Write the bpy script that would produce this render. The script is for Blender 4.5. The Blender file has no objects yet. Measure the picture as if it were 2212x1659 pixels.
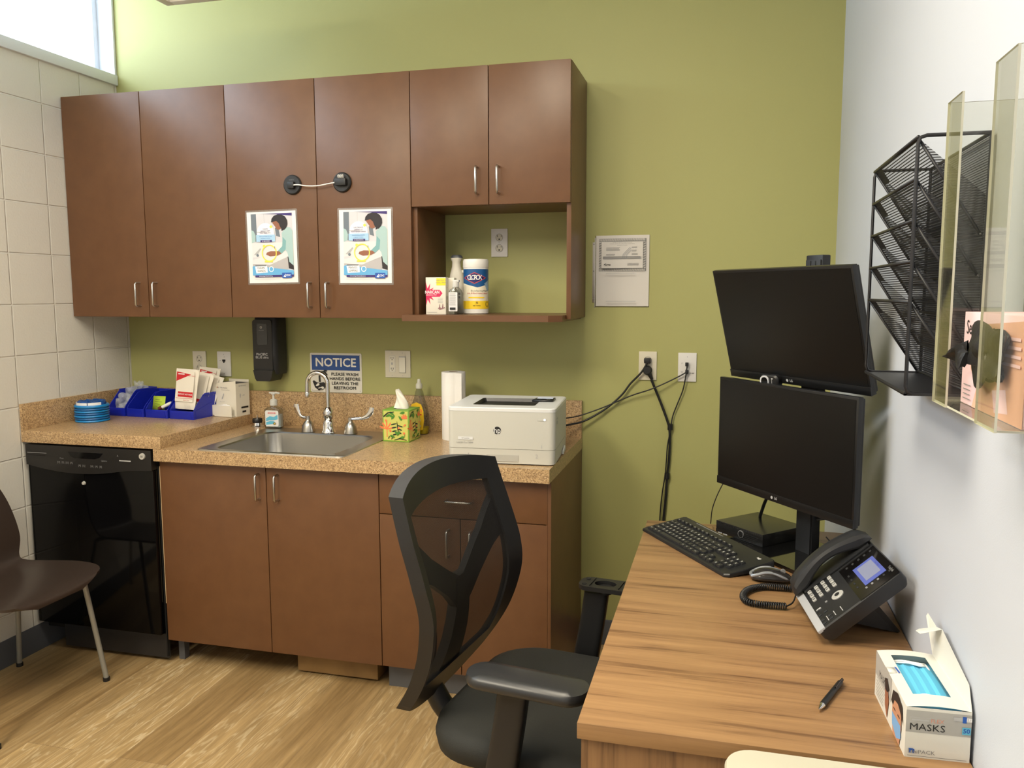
import bpy, bmesh, math, random
from mathutils import Vector, Matrix
from math import pi, sin, cos, radians as rad
random.seed(7)
S = bpy.context.scene
C = S.collection

# ------------------------------------------------------------------ camera
F_PX = 1762.67
yaw, pitch, roll = rad(14.6436), rad(6.3422), rad(-0.1318)
fw = Vector((-sin(yaw)*cos(pitch), cos(yaw)*cos(pitch), -sin(pitch)))
rt = Vector((cos(yaw), sin(yaw), 0)); up = rt.cross(fw)
r2 = rt*cos(roll)+up*sin(roll); u2 = up*cos(roll)-rt*sin(roll)
cam = bpy.data.cameras.new('camera'); cam_o = bpy.data.objects.new('camera', cam); C.objects.link(cam_o)
cam.sensor_fit = 'HORIZONTAL'; cam.sensor_width = 36; cam.lens = 36*F_PX/2212; cam.clip_start = .02
Mc = Matrix.Identity(4)
for i in range(3):
    Mc[i][0], Mc[i][1], Mc[i][2] = r2[i], u2[i], -fw[i]
Mc.translation = Vector((2.7189, -3.2725, 1.4642)); cam_o.matrix_world = Mc
S.camera = cam_o
S.view_settings.view_transform = 'Standard'; S.view_settings.look = 'None'
S.view_settings.gamma = 1; S.view_settings.use_curve_mapping = False
S.view_settings.exposure = 0.0

# ------------------------------------------------------------------ daylight
RX, RY, RZ = 3.109, -4.7, 3.0          # right wall, wall behind the camera, ceiling
W = bpy.data.worlds.new('sky'); S.world = W; W.use_nodes = True
bg = W.node_tree.nodes['Background']; bg.inputs[0].default_value = (.80, .92, 1.0, 1); bg.inputs[1].default_value = 11.0

def area(name, loc, size, rot, power, col, portal=False, spread=180):
    l = bpy.data.lights.new(name, 'AREA'); l.shape = 'RECTANGLE'; l.size, l.size_y = size
    l.energy = power; l.color = col; l.spread = rad(spread)
    if portal: l.cycles.is_portal = True
    o = bpy.data.objects.new(name, l); o.location = loc; o.rotation_euler = rot; C.objects.link(o); return o
area('window_portal', (-.11, -1.6, 2.72), (.50, 3.1), (0, rad(-90), 0), 1, (1, 1, 1), True)
LAMP = (1.0, .89, .70)
# the ceiling lamps' tubes, the last lamp an unseen added fill: light comes down through each fixture's lens
LAMPS = [(.92, -1.05, 2.562, .50, 1.10, .6), (2.05, -2.15, 2.875, .56, 1.15, 46), (.95, -3.25, 2.875, .56, 1.15, 72)]
for (lx, ly, lz, sx, sy, pw) in LAMPS:
    area('lamp_light', (lx, ly, lz-.012), (sx, sy), (0, 0, 0), pw, LAMP)

# ------------------------------------------------------------------ materials
def lin(c):
    f = lambda v: v/12.92 if v <= .04045 else ((v+.055)/1.055)**2.4
    return tuple(f(x/255) for x in c[:3])+(1,)
MT = {}
def mat(name, col, rough=.5, metal=0, spec=.5, coat=0, emit=0, alpha=1, noise=None, bump=None):
    if name in MT: return MT[name]
    m = bpy.data.materials.new(name); m.use_nodes = True; nt = m.node_tree; b = nt.nodes['Principled BSDF']
    b.inputs['Base Color'].default_value = lin(col); b.inputs['Roughness'].default_value = rough
    b.inputs['Metallic'].default_value = metal; b.inputs['Specular IOR Level'].default_value = spec
    b.inputs['Coat Weight'].default_value = coat; b.inputs['Coat Roughness'].default_value = .08
    if emit: b.inputs['Emission Color'].default_value = lin(col); b.inputs['Emission Strength'].default_value = emit
    if noise:                                   # (scale, amount, colour2)
        tc = nt.nodes.new('ShaderNodeTexCoord'); n = nt.nodes.new('ShaderNodeTexNoise'); n.inputs['Scale'].default_value = noise[0]
        n.inputs['Detail'].default_value = 5; nt.links.new(tc.outputs['Object'], n.inputs['Vector'])
        r = nt.nodes.new('ShaderNodeValToRGB'); r.color_ramp.elements[0].position = .5-noise[1]; r.color_ramp.elements[1].position = .5+noise[1]
        r.color_ramp.elements[0].color = lin(noise[2]); r.color_ramp.elements[1].color = lin(col)
        nt.links.new(n.outputs['Fac'], r.inputs[0]); nt.links.new(r.outputs[0], b.inputs['Base Color'])
    if bump:                                    # (scale, strength, distance)
        tc = nt.nodes.new('ShaderNodeTexCoord'); n = nt.nodes.new('ShaderNodeTexNoise'); n.inputs['Scale'].default_value = bump[0]
        n.inputs['Detail'].default_value = 3; nt.links.new(tc.outputs['Object'], n.inputs['Vector'])
        bp = nt.nodes.new('ShaderNodeBump'); bp.inputs['Strength'].default_value = bump[1]; bp.inputs['Distance'].default_value = bump[2]
        nt.links.new(n.outputs['Fac'], bp.inputs['Height']); nt.links.new(bp.outputs[0], b.inputs['Normal'])
    MT[name] = m; return m
def nodes(m): return m.node_tree, m.node_tree.nodes, m.node_tree.links, m.node_tree.nodes['Principled BSDF']

GREEN = mat('green_paint', (169, 168, 108), .5, spec=.35, bump=(420, .12, .001))
WHITE_WALL = mat('white_paint', (196, 202, 214), .5, spec=.35, bump=(420, .15, .001))
CEIL = mat('ceiling_paint', (225, 223, 215), .9)
COVE = mat('grey_cove_base', (88, 90, 94), .5)
LAMI = mat('brown_laminate', (110, 75, 48), .36, spec=.45, noise=(14, .28, (99, 66, 41)))
LAMI_IN = mat('brown_laminate_inside', (112, 78, 54), .45)
RAW = mat('raw_board_edge', (215, 190, 150), .7)
NICKEL = mat('brushed_nickel', (200, 198, 192), .28, 1)
CHROME = mat('chrome', (225, 225, 225), .07, 1)
STEEL = mat('stainless_steel', (178, 175, 168), .3, 1)
BLACK = mat('black_plastic', (24, 24, 25), .42)
BLACK2 = mat('satin_black_plastic', (36, 37, 39), .5)
GLOSSBLK = mat('gloss_black', (8, 8, 9), .12)
SCREEN = mat('dark_screen', (13, 13, 13), .32, spec=.4)
DARK = mat('dark_void', (10, 10, 10), .8)
WHT = mat('white_plastic', (232, 230, 224), .35)
PLATE = mat('ivory_plate', (214, 208, 188), .35)
PLATE2 = mat('white_plate', (222, 220, 216), .35)
PAPER = mat('white_paper', (236, 234, 232), .6)
INK = mat('black_ink', (28, 28, 28), .6)
GREYINK = mat('grey_ink', (130, 130, 130), .6)
LGREY = mat('light_grey', (180, 180, 180), .6)
BLUEBIN = mat('blue_bin_plastic', (22, 38, 168), .33, spec=.5)
RED = mat('red_print', (200, 36, 44), .5)

# painted block wall
BLOCK = mat('painted_block', (219, 216, 207), .45, spec=.4)
def _block():
    nt, N, L, b = nodes(BLOCK)
    tc = N.new('ShaderNodeTexCoord'); sp = N.new('ShaderNodeSeparateXYZ'); L.new(tc.outputs['Object'], sp.inputs[0])
    ad = N.new('ShaderNodeMath'); ad.operation = 'ADD'; ad.inputs[1].default_value = .012+.212*40; L.new(sp.outputs['Y'], ad.inputs[0])
    cb = N.new('ShaderNodeCombineXYZ'); L.new(ad.outputs[0], cb.inputs[0]); L.new(sp.outputs['Z'], cb.inputs[1])
    br = N.new('ShaderNodeTexBrick'); br.offset = 0; br.squash = 1; br.inputs['Scale'].default_value = 1
    br.inputs['Brick Width'].default_value = .212; br.inputs['Row Height'].default_value = .2032
    br.inputs['Mortar Size'].default_value = .0045; br.inputs['Mortar Smooth'].default_value = .6
    L.new(cb.outputs[0], br.inputs['Vector'])
    n = N.new('ShaderNodeTexNoise'); n.inputs['Scale'].default_value = 110; n.inputs['Detail'].default_value = 3; L.new(tc.outputs['Object'], n.inputs['Vector'])
    ma = N.new('ShaderNodeMath'); ma.operation = 'MULTIPLY_ADD'; ma.inputs[1].default_value = -5; L.new(br.outputs['Fac'], ma.inputs[0]); L.new(n.outputs['Fac'], ma.inputs[2])
    bp = N.new('ShaderNodeBump'); bp.inputs['Strength'].default_value = .65; bp.inputs['Distance'].default_value = .0015
    L.new(ma.outputs[0], bp.inputs['Height']); L.new(bp.outputs[0], b.inputs['Normal'])
_block()

# speckled countertop laminate
COUNTER = mat('speckled_counter', (176, 146, 104), .28, spec=.5)
def _counter():
    nt, N, L, b = nodes(COUNTER)
    tc = N.new('ShaderNodeTexCoord')
    v = N.new('ShaderNodeTexVoronoi'); v.inputs['Scale'].default_value = 300; L.new(tc.outputs['Object'], v.inputs['Vector'])
    sp = N.new('ShaderNodeSeparateColor'); L.new(v.outputs['Color'], sp.inputs[0])
    r = N.new('ShaderNodeValToRGB'); e = r.color_ramp; e.interpolation = 'CONSTANT'
    cols = [(0, (128, 101, 72)), (.06, (156, 127, 93)), (.26, (177, 147, 107)), (.60, (193, 162, 120)), (.88, (206, 178, 138)), (.95, (142, 114, 82))]
    e.elements[0].position = 0; e.elements[0].color = lin(cols[0][1]); e.elements[1].position = cols[1][0]; e.elements[1].color = lin(cols[1][1])
    for p, c in cols[2:]:
        q = e.elements.new(p); q.color = lin(c)
    L.new(sp.outputs[0], r.inputs[0]); L.new(r.outputs[0], b.inputs['Base Color'])
_counter()

# vinyl plank floor, planks run along y
FLOOR = mat('oak_plank_floor', (190, 155, 105), .38, spec=.4)
def _floor():
    nt, N, L, b = nodes(FLOOR)
    tc = N.new('ShaderNodeTexCoord'); sp = N.new('ShaderNodeSeparateXYZ'); L.new(tc.outputs['Object'], sp.inputs[0])
    cb = N.new('ShaderNodeCombineXYZ'); L.new(sp.outputs['Y'], cb.inputs[0]); L.new(sp.outputs['X'], cb.inputs[1])
    br = N.new('ShaderNodeTexBrick'); br.offset = .37; br.inputs['Scale'].default_value = 1; br.inputs['Brick Width'].default_value = 1.22; br.inputs['Row Height'].default_value = .178
    br.inputs['Mortar Size'].default_value = .0009; br.inputs['Mortar Smooth'].default_value = .2; br.inputs['Bias'].default_value = 0
    br.inputs['Color1'].default_value = (0, 0, 0, 1); br.inputs['Color2'].default_value = (1, 1, 1, 1); br.inputs['Mortar'].default_value = (.5, .5, .5, 1)
    L.new(cb.outputs[0], br.inputs['Vector'])
    # per plank shift of the grain
    sc = N.new('ShaderNodeVectorMath'); sc.operation = 'MULTIPLY'; sc.inputs[1].default_value = (1.15, .13, 1); L.new(tc.outputs['Object'], sc.inputs[0])
    sh = N.new('ShaderNodeVectorMath'); sh.operation = 'MULTIPLY_ADD'; sh.inputs[1].default_value = (3.1, 1.7, 5); L.new(br.outputs['Color'], sh.inputs[0]); L.new(sc.outputs[0], sh.inputs[2])
    n0 = N.new('ShaderNodeTexNoise'); n0.inputs['Scale'].default_value = 5.5; n0.inputs['Detail'].default_value = 5; n0.inputs['Roughness'].default_value = .5; n0.inputs['Distortion'].default_value = .25; L.new(sh.outputs[0], n0.inputs['Vector'])
    # growth rings: fold the noise into contour lines
    m1 = N.new('ShaderNodeMath'); m1.operation = 'MULTIPLY'; m1.inputs[1].default_value = 26; L.new(n0.outputs['Fac'], m1.inputs[0])
    m2 = N.new('ShaderNodeMath'); m2.operation = 'PINGPONG'; m2.inputs[1].default_value = .5; L.new(m1.outputs[0], m2.inputs[0])
    r1 = N.new('ShaderNodeValToRGB'); r1.color_ramp.elements[0].position = .0; r1.color_ramp.elements[0].color = (1, 1, 1, 1); r1.color_ramp.elements[1].position = .16; r1.color_ramp.elements[1].color = (0, 0, 0, 1); L.new(m2.outputs[0], r1.inputs[0])
    # fine fibres
    s3 = N.new('ShaderNodeVectorMath'); s3.operation = 'MULTIPLY'; s3.inputs[1].default_value = (34, 2.2, 1); L.new(tc.outputs['Object'], s3.inputs[0])
    n2 = N.new('ShaderNodeTexNoise'); n2.inputs['Scale'].default_value = 1.6; n2.inputs['Detail'].default_value = 6; n2.inputs['Roughness'].default_value = .65; L.new(s3.outputs[0], n2.inputs['Vector'])
    n3 = N.new('ShaderNodeTexNoise'); n3.inputs['Scale'].default_value = 2.2; n3.inputs['Detail'].default_value = 4; L.new(sh.outputs[0], n3.inputs['Vector'])
    rb = N.new('ShaderNodeValToRGB'); rb.color_ramp.elements[0].position = .32; rb.color_ramp.elements[0].color = lin((140, 113, 74)); rb.color_ramp.elements[1].position = .68; rb.color_ramp.elements[1].color = lin((197, 169, 122)); L.new(n3.outputs['Fac'], rb.inputs[0])
    rf = N.new('ShaderNodeValToRGB'); rf.color_ramp.elements[0].position = .35; rf.color_ramp.elements[0].color = (.68, .66, .62, 1); rf.color_ramp.elements[1].position = .65; rf.color_ramp.elements[1].color = (1.06, 1.05, 1.03, 1); L.new(n2.outputs['Fac'], rf.inputs[0])
    mx = N.new('ShaderNodeMix'); mx.data_type = 'RGBA'; mx.blend_type = 'MULTIPLY'; mx.inputs[0].default_value = 1; L.new(rb.outputs[0], mx.inputs[6]); L.new(rf.outputs[0], mx.inputs[7])
    # only some zones show the pale cerused rings
    rz = N.new('ShaderNodeValToRGB'); rz.color_ramp.elements[0].position = .44; rz.color_ramp.elements[1].position = .62; L.new(n3.outputs['Fac'], rz.inputs[0])
    fa = N.new('ShaderNodeMath'); fa.operation = 'MULTIPLY'; L.new(r1.outputs[0], fa.inputs[0]); L.new(rz.outputs[0], fa.inputs[1])
    fb = N.new('ShaderNodeMath'); fb.operation = 'MULTIPLY'; fb.inputs[1].default_value = .5; L.new(fa.outputs[0], fb.inputs[0])
    m3 = N.new('ShaderNodeMix'); m3.data_type = 'RGBA'; L.new(fb.outputs[0], m3.inputs[0]); L.new(mx.outputs[2], m3.inputs[6]); m3.inputs[7].default_value = lin((234, 218, 182))
    m4 = N.new('ShaderNodeMix'); m4.data_type = 'RGBA'; L.new(br.outputs['Fac'], m4.inputs[0]); L.new(m3.outputs[2], m4.inputs[6]); m4.inputs[7].default_value = lin((133, 109, 79))
    L.new(m4.outputs[2], b.inputs['Base Color'])
    bp = N.new('ShaderNodeBump'); bp.inputs['Strength'].default_value = .25; bp.inputs['Distance'].default_value = .0008; L.new(n2.outputs['Fac'], bp.inputs['Height']); L.new(bp.outputs[0], b.inputs['Normal'])
_floor()

def wood(name, axis, c1, c2, rough=.34):
    m = mat(name, c1, rough, spec=.45); nt, N, L, b = nodes(m)
    tc = N.new('ShaderNodeTexCoord'); s = N.new('ShaderNodeVectorMath'); s.operation = 'MULTIPLY'
    s.inputs[1].default_value = (1.3, 20, 20) if axis == 'x' else (20, 20, 1.3)
    L.new(tc.outputs['Object'], s.inputs[0])
    n = N.new('ShaderNodeTexNoise'); n.inputs['Scale'].default_value = 1.3; n.inputs['Detail'].default_value = 6; n.inputs['Roughness'].default_value = .55; n.inputs['Distortion'].default_value = .35; L.new(s.outputs[0], n.inputs['Vector'])
    s2 = N.new('ShaderNodeVectorMath'); s2.operation = 'MULTIPLY'; s2.inputs[1].default_value = (4, 130, 130) if axis == 'x' else (130, 130, 4); L.new(tc.outputs['Object'], s2.inputs[0])
    n2 = N.new('ShaderNodeTexNoise'); n2.inputs['Scale'].default_value = 1.5; n2.inputs['Detail'].default_value = 3; L.new(s2.outputs[0], n2.inputs['Vector'])
    ma = N.new('ShaderNodeMath'); ma.operation = 'MULTIPLY_ADD'; ma.inputs[1].default_value = .36; L.new(n2.outputs['Fac'], ma.inputs[0]); L.new(n.outputs['Fac'], ma.inputs[2])
    r = N.new('ShaderNodeValToRGB'); r.color_ramp.elements[0].position = .48; r.color_ramp.elements[0].color = lin(c2); r.color_ramp.elements[1].position = .88; r.color_ramp.elements[1].color = lin(c1)
    q = r.color_ramp.elements.new(.62); q.color = lin(tuple((a*2+bb)/3 for a, bb in zip(c1, c2)))
    L.new(ma.outputs[0], r.inputs[0]); L.new(r.outputs[0], b.inputs['Base Color']); return m
DESKW = wood('walnut_laminate', 'x', (162, 126, 86), (104, 75, 50))
DESKV = wood('walnut_laminate_upright', 'z', (149, 113, 76), (94, 68, 45))

def clear(name, tint, gl=.04, rough=.03):
    m = bpy.data.materials.new(name); m.use_nodes = True; nt = m.node_tree; nt.nodes.remove(nt.nodes['Principled BSDF'])
    o = nt.nodes['Material Output']; t = nt.nodes.new('ShaderNodeBsdfTransparent'); t.inputs[0].default_value = lin(tint)
    g = nt.nodes.new('ShaderNodeBsdfGlossy'); g.inputs['Roughness'].default_value = rough
    fr = nt.nodes.new('ShaderNodeLayerWeight'); fr.inputs[0].default_value = .5
    pw = nt.nodes.new('ShaderNodeMath'); pw.operation = 'POWER'; pw.inputs[1].default_value = 4; nt.links.new(fr.outputs['Facing'], pw.inputs[0])
    ma = nt.nodes.new('ShaderNodeMath'); ma.operation = 'MULTIPLY_ADD'; ma.inputs[1].default_value = .75; ma.inputs[2].default_value = gl; nt.links.new(pw.outputs[0], ma.inputs[0])
    mx = nt.nodes.new('ShaderNodeMixShader'); nt.links.new(ma.outputs[0], mx.inputs[0]); nt.links.new(t.outputs[0], mx.inputs[1]); nt.links.new(g.outputs[0], mx.inputs[2])
    nt.links.new(mx.outputs[0], o.inputs[0]); MT[name] = m; return m
PANE = clear('window_glass', (250, 252, 255))
ACRYL = clear('clear_acrylic', (245, 245, 240))
CLEARPL = clear('clear_plastic', (222, 224, 222), rough=.1)
SLEEVE = clear('laminate_pouch', (250, 248, 246), gl=.14, rough=.3)
ACEDGE = mat('acrylic_edge', (206, 206, 190), .15, spec=.6)
def meshmat(name, col, hole, pitch=None, axis='Z'):
    m = mat(name, col, .6); nt, N, L, b = nodes(m); o = N['Material Output']
    t = N.new('ShaderNodeBsdfTransparent'); mx = N.new('ShaderNodeMixShader')
    L.new(t.outputs[0], mx.inputs[2]); L.new(b.outputs[0], mx.inputs[1]); L.new(mx.outputs[0], o.inputs[0])
    mx.inputs[0].default_value = hole
    if pitch:
        tc = N.new('ShaderNodeTexCoord'); sp = N.new('ShaderNodeSeparateXYZ'); L.new(tc.outputs['Object'], sp.inputs[0])
        outs = []
        for ax in axis:
            a = N.new('ShaderNodeMath'); a.operation = 'MULTIPLY'; a.inputs[1].default_value = 1/pitch; L.new(sp.outputs[ax], a.inputs[0])
            f = N.new('ShaderNodeMath'); f.operation = 'FRACT'; L.new(a.outputs[0], f.inputs[0])
            g = N.new('ShaderNodeMath'); g.operation = 'GREATER_THAN'; g.inputs[1].default_value = .38; L.new(f.outputs[0], g.inputs[0]); outs.append(g)
        w = outs[0]
        for g in outs[1:]:
            k = N.new('ShaderNodeMath'); k.operation = 'MULTIPLY'; L.new(w.outputs[0], k.inputs[0]); L.new(g.outputs[0], k.inputs[1]); w = k
        k = N.new('ShaderNodeMath'); k.operation = 'MULTIPLY'; k.inputs[1].default_value = hole; L.new(w.outputs[0], k.inputs[0]); L.new(k.outputs[0], mx.inputs[0])
    return m
CHMESH = meshmat('chair_mesh', (22, 20, 19), .60, .0022, 'YZ')
FILM = meshmat('packet_film', (216, 222, 232), .68); FILM.node_tree.nodes['Principled BSDF'].inputs['Roughness'].default_value = .15
RKMESH = meshmat('rack_mesh', (30, 30, 33), .62, .0040, 'Z')

# ------------------------------------------------------------------ mesh builder
class MB:
    def __init__(s): s.bm = bmesh.new(); s.mats = []; s.M = Matrix.Identity(4)
    def mi(s, m):
        if m not in s.mats: s.mats.append(m)
        return s.mats.index(m)
    def v(s, p): return s.bm.verts.new(s.M @ Vector(p))
    def face(s, vs, m, smooth=True):
        try: f = s.bm.faces.new(vs)
        except ValueError: return None
        f.material_index = s.mi(m); f.smooth = smooth; return f
    def box(s, x0, x1, y0, y1, z0, z1, m, bev=0, seg=2):
        vs = [s.v((x, y, z)) for x in (x0, x1) for y in (y0, y1) for z in (z0, z1)]
        fs = [s.face([vs[i] for i in q], m) for q in ((0, 1, 3, 2), (4, 6, 7, 5), (0, 4, 5, 1), (2, 3, 7, 6), (0, 2, 6, 4), (1, 5, 7, 3))]
        if bev:
            es = list({e for f in fs for e in f.edges})
            r = bmesh.ops.bevel(s.bm, geom=es, offset=bev, segments=seg, profile=.6, affect='EDGES', clamp_overlap=True)
            for f in r['faces']: f.material_index = s.mi(m); f.smooth = True
        return s
    def poly(s, pts, m): s.face([s.v(p) for p in pts], m, False); return s
    def prism(s, pts, d0, d1, m, plane='xz', m_side=None):
        """extrude a 2-D outline; plane 'xz' extrudes along y, 'xy' along z, 'yz' along x"""
        f = {'xz': lambda a, b, d: (a, d, b), 'xy': lambda a, b, d: (a, b, d), 'yz': lambda a, b, d: (d, a, b)}[plane]
        A = [s.v(f(a, b, d0)) for a, b in pts]; B = [s.v(f(a, b, d1)) for a, b in pts]; n = len(pts)
        s.face(A[::-1], m); s.face(B, m)
        for i in range(n): s.face([A[i], A[(i+1) % n], B[(i+1) % n], B[i]], m_side or m)
        return s
    def loft(s, rings, m, cap=True, closed=True):
        R = [[s.v(p) for p in r] for r in rings]; n = len(R[0])
        for a, b in zip(R, R[1:]):
            for i in range(n if closed else n-1): s.face([a[i], a[(i+1) % n], b[(i+1) % n], b[i]], m)
        if cap: s.face(R[0][::-1], m); s.face(R[-1], m)
        return s
    def lathe(s, prof, m, seg=32, c=(0, 0, 0), cap=True):
        return s.loft([[(c[0]+r*cos(2*pi*i/seg), c[1]+r*sin(2*pi*i/seg), c[2]+z) for i in range(seg)] for r, z in prof], m, cap)
    def tube(s, pts, r, m, seg=10, smooth=0, cap=True):
        P = [Vector(p) for p in pts]
        if smooth: P = spline(P, smooth)
        rr = r if isinstance(r, (list, tuple)) else [r]*len(P)
        if len(rr) != len(P): rr = [rr[min(len(rr)-1, int(i*len(rr)/len(P)))] for i in range(len(P))]
        T = [(P[min(i+1, len(P)-1)]-P[max(i-1, 0)]).normalized() for i in range(len(P))]
        a = Vector((0, 0, 1)) if abs(T[0].z) < .9 else Vector((1, 0, 0)); nrm = T[0].cross(a).normalized(); rings = []
        for i, p in enumerate(P):
            nrm = (nrm-T[i]*nrm.dot(T[i])).normalized(); b = T[i].cross(nrm)
            rings.append([tuple(p+(nrm*cos(2*pi*k/seg)+b*sin(2*pi*k/seg))*rr[i]) for k in range(seg)])
        return s.loft(rings, m, cap)
    def text(s, body, m, size, org, u=(1, 0, 0), w=(0, 0, 1), align='CENTER', bold=0, sx=1, lift=0):
        """flat lettering; org = anchor point, u = reading direction, w = up direction"""
        cu = bpy.data.curves.new('t', 'FONT'); cu.body = body; cu.size = 1; cu.align_x = align; cu.align_y = 'CENTER'; cu.resolution_u = 2
        o = bpy.data.objects.new('t', cu); C.objects.link(o); dg = bpy.context.evaluated_depsgraph_get(); me = bpy.data.meshes.new_from_object(o.evaluated_get(dg))
        u = Vector(u); w = Vector(w); n = u.cross(w); og = Vector(org)+n*lift
        for kk, (du, dw) in enumerate([(0, 0)] if bold < .008 else [(bold, 0), (-bold, 0), (0, bold), (0, -bold)]):   # heavier strokes: shifted copies
            vs = [s.v(og+n*(kk*.00003)+u*((q.co.x+du)*size*sx)+w*((q.co.y+dw)*size)) for q in me.vertices]
            for p in me.polygons: s.face([vs[i] for i in p.vertices], m, False)
        bpy.data.objects.remove(o); bpy.data.curves.remove(cu); bpy.data.meshes.remove(me); return s
    def build(s, name, parent=None, loc=(0, 0, 0), rz=0, sharp=32, solid=0, sub=0, off=0):
        bmesh.ops.remove_doubles(s.bm, verts=s.bm.verts, dist=1e-6)
        for e in s.bm.edges:
            if len(e.link_faces) != 2 or e.calc_face_angle(0) > rad(sharp): e.smooth = False
        bmesh.ops.recalc_face_normals(s.bm, faces=[f for f in s.bm.faces if f.smooth])
        me = bpy.data.meshes.new(name); s.bm.to_mesh(me); s.bm.free()
        for m in s.mats: me.materials.append(m)
        o = bpy.data.objects.new(name, me); C.objects.link(o); o.parent = parent; o.location = loc; o.rotation_euler = (0, 0, rz)
        if solid: q = o.modifiers.new('solid', 'SOLIDIFY'); q.thickness = solid; q.offset = off
        if sub: q = o.modifiers.new('sub', 'SUBSURF'); q.levels = q.render_levels = sub
        return o
def spline(P, k):
    out = []; n = len(P)
    for i in range(n-1):
        a, b, c, d = P[max(i-1, 0)], P[i], P[i+1], P[min(i+2, n-1)]
        for j in range(k):
            t = j/k; out.append(.5*((2*b)+(c-a)*t+(2*a-5*b+4*c-d)*t*t+(3*b-a-3*c+d)*t**3))
    out.append(P[-1]); return out
def rr(w, d, r, z=0, n=5, cx=0, cy=0):
    r = min(r, w/2-1e-5, d/2-1e-5); out = []
    for k, (sx, sy) in enumerate(((1, 1), (-1, 1), (-1, -1), (1, -1))):
        for j in range(n+1):
            a = pi/2*k+pi/2*j/n; out.append((cx+sx*(w/2-r)+r*cos(a), cy+sy*(d/2-r)+r*sin(a), z))
    return out
def rr2(w, h, r, cx=0, cy=0, n=5): return [(p[0], p[1]) for p in rr(w, h, r, 0, n, cx, cy)]
def tag(o, label, cat, group=None):
    o['label'] = label; o['category'] = cat
    if group: o['group'] = group
    return o
def thing(name, label, cat, loc=(0, 0, 0), rz=0, group=None):
    o = bpy.data.objects.new(name, None); o.empty_display_size = .05; C.objects.link(o); o.location = loc; o.rotation_euler = (0, 0, rz)
    return tag(o, label, cat, group)
def struct(o): o['kind'] = 'structure'; return o
def copy_tree(o, parent=None):
    c = o.copy(); C.objects.link(c); c.parent = parent
    for ch in list(o.children): copy_tree(ch, c)
    return c
class Print:
    """flat printed shapes on a face: u 0..1 to the right, v 0..1 downwards"""
    def __init__(s, mb, org, U, V, lift=.0003): s.mb, s.o, s.U, s.V = mb, Vector(org), Vector(U), Vector(V); s.n = s.V.cross(s.U).normalized(); s.l = 0; s.lift = lift
    def p(s, u, v): return s.o+s.U*u+s.V*v+s.n*(s.l*s.lift)
    def poly(s, pts, m): s.l += 1; s.mb.poly([s.p(*q) for q in pts], m); return s
    def rect(s, u0, v0, u1, v1, m): return s.poly([(u0, v0), (u0, v1), (u1, v1), (u1, v0)], m)
    def disc(s, u, v, r, m, asp=None, n=28, a0=0, a1=2*pi):
        asp = asp or s.U.length/s.V.length
        return s.poly([(u+r*cos(a0+(a1-a0)*i/n), v-r*asp*sin(a0+(a1-a0)*i/n)) for i in range(n)], m)
    def ring(s, u, v, r0, r1, m, n=28):
        asp = s.U.length/s.V.length; s.l += 1
        for i in range(n):
            a, b = 2*pi*i/n, 2*pi*(i+1)/n
            s.mb.poly([s.p(u+r*cos(t), v-r*asp*sin(t)) for r, t in ((r0, a), (r1, a), (r1, b), (r0, b))], m)
        return s
    def text(s, body, u, v, h, m, align='CENTER', bold=0, sx=1):
        s.l += 1; s.mb.text(body, m, h*s.V.length*1.35, s.p(u, v), s.U.normalized(), -s.V.normalized(), align, bold, sx); return s
    def lines(s, u0, u1, v0, dv, n, m, th=.006, rag=.15):
        for i in range(n): s.rect(u0, v0+i*dv, u1-(random.random()*rag*(u1-u0)), v0+i*dv+th, m)
        return s
    def leaf(s, u, v, ln, wd, ang, m):
        asp = s.U.length/s.V.length; pts = []
        for i in range(14):
            t = 2*pi*i/14; a, b = ln/2*(1-cos(t)), wd/2*sin(t)*abs(sin(t/2))**.6
            pts.append((u+a*cos(ang)-b*sin(ang), v-(a*sin(ang)+b*cos(ang))*asp))
        return s.poly(pts, m)

# ================================================================== the room
struct(MB().box(-.2, RX+.1, RY-.1, .1, -.05, 0, FLOOR).build('floor'))
struct(MB().box(-.2, RX+.1, RY-.1, .1, RZ, RZ+.05, CEIL).build('ceiling'))
struct(MB().box(-.2, RX+.1, 0, .1, 0, RZ, GREEN).build('wall_back'))
struct(MB().box(RX, RX+.1, RY, 0, 0, RZ, WHITE_WALL).build('wall_right'))
struct(MB().box(-.2, RX+.1, RY-.1, RY, 0, RZ, WHITE_WALL).build('wall_front'))
SZ, WY = 2.454, -3.2                   # sill top, far end of the window
wl = MB(); wl.box(-.2, 0, RY, 0, 0, 2.408, BLOCK); wl.box(-.2, 0, RY, WY, 2.408, RZ, BLOCK)
struct(wl.build('wall_left'))
WF = mat('window_frame_paint', (226, 230, 236), .4)
w = thing('window_1', '', '', (0, 0, 2.454)); del w['label'], w['category']; struct(w)
f = MB()
f.box(-.2, 0, -.012, 0, 0, .546, WF); f.box(-.2, 0, WY, WY+.03, 0, .546, WF)
f.box(-.2, 0, WY+.03, -.012, .516, .546, WF)
f.box(-.105, -.075, WY+.03, -.012, 0, .03, WF, .003); f.box(-.105, -.075, WY+.03, -.012, .49, .516, WF, .003)
f.box(-.105, -.075, -.04, -.012, .03, .49, WF, .003); f.box(-.105, -.075, -1.62, -1.58, .03, .49, WF, .003); f.box(-.105, -.075, WY+.03, WY+.06, .03, .49, WF, .003)
f.box(-.001, .007, -.014, -.001, -.0, .546, WF, .002)
f.build('window_frame', w)
MB().box(-.092, -.088, WY+.06, -.04, .03, .49, PANE).build('pane', w)
MB().box(-.2, .012, WY, -.001, -.046, 0, WF, .004).build('window_sill', w)
struct(MB().prism([(0, 0), (.006, 0), (.006, .10), (.003, .108), (0, .108)], RY, -.0, COVE, 'xz').build('baseboard_left'))
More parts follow.
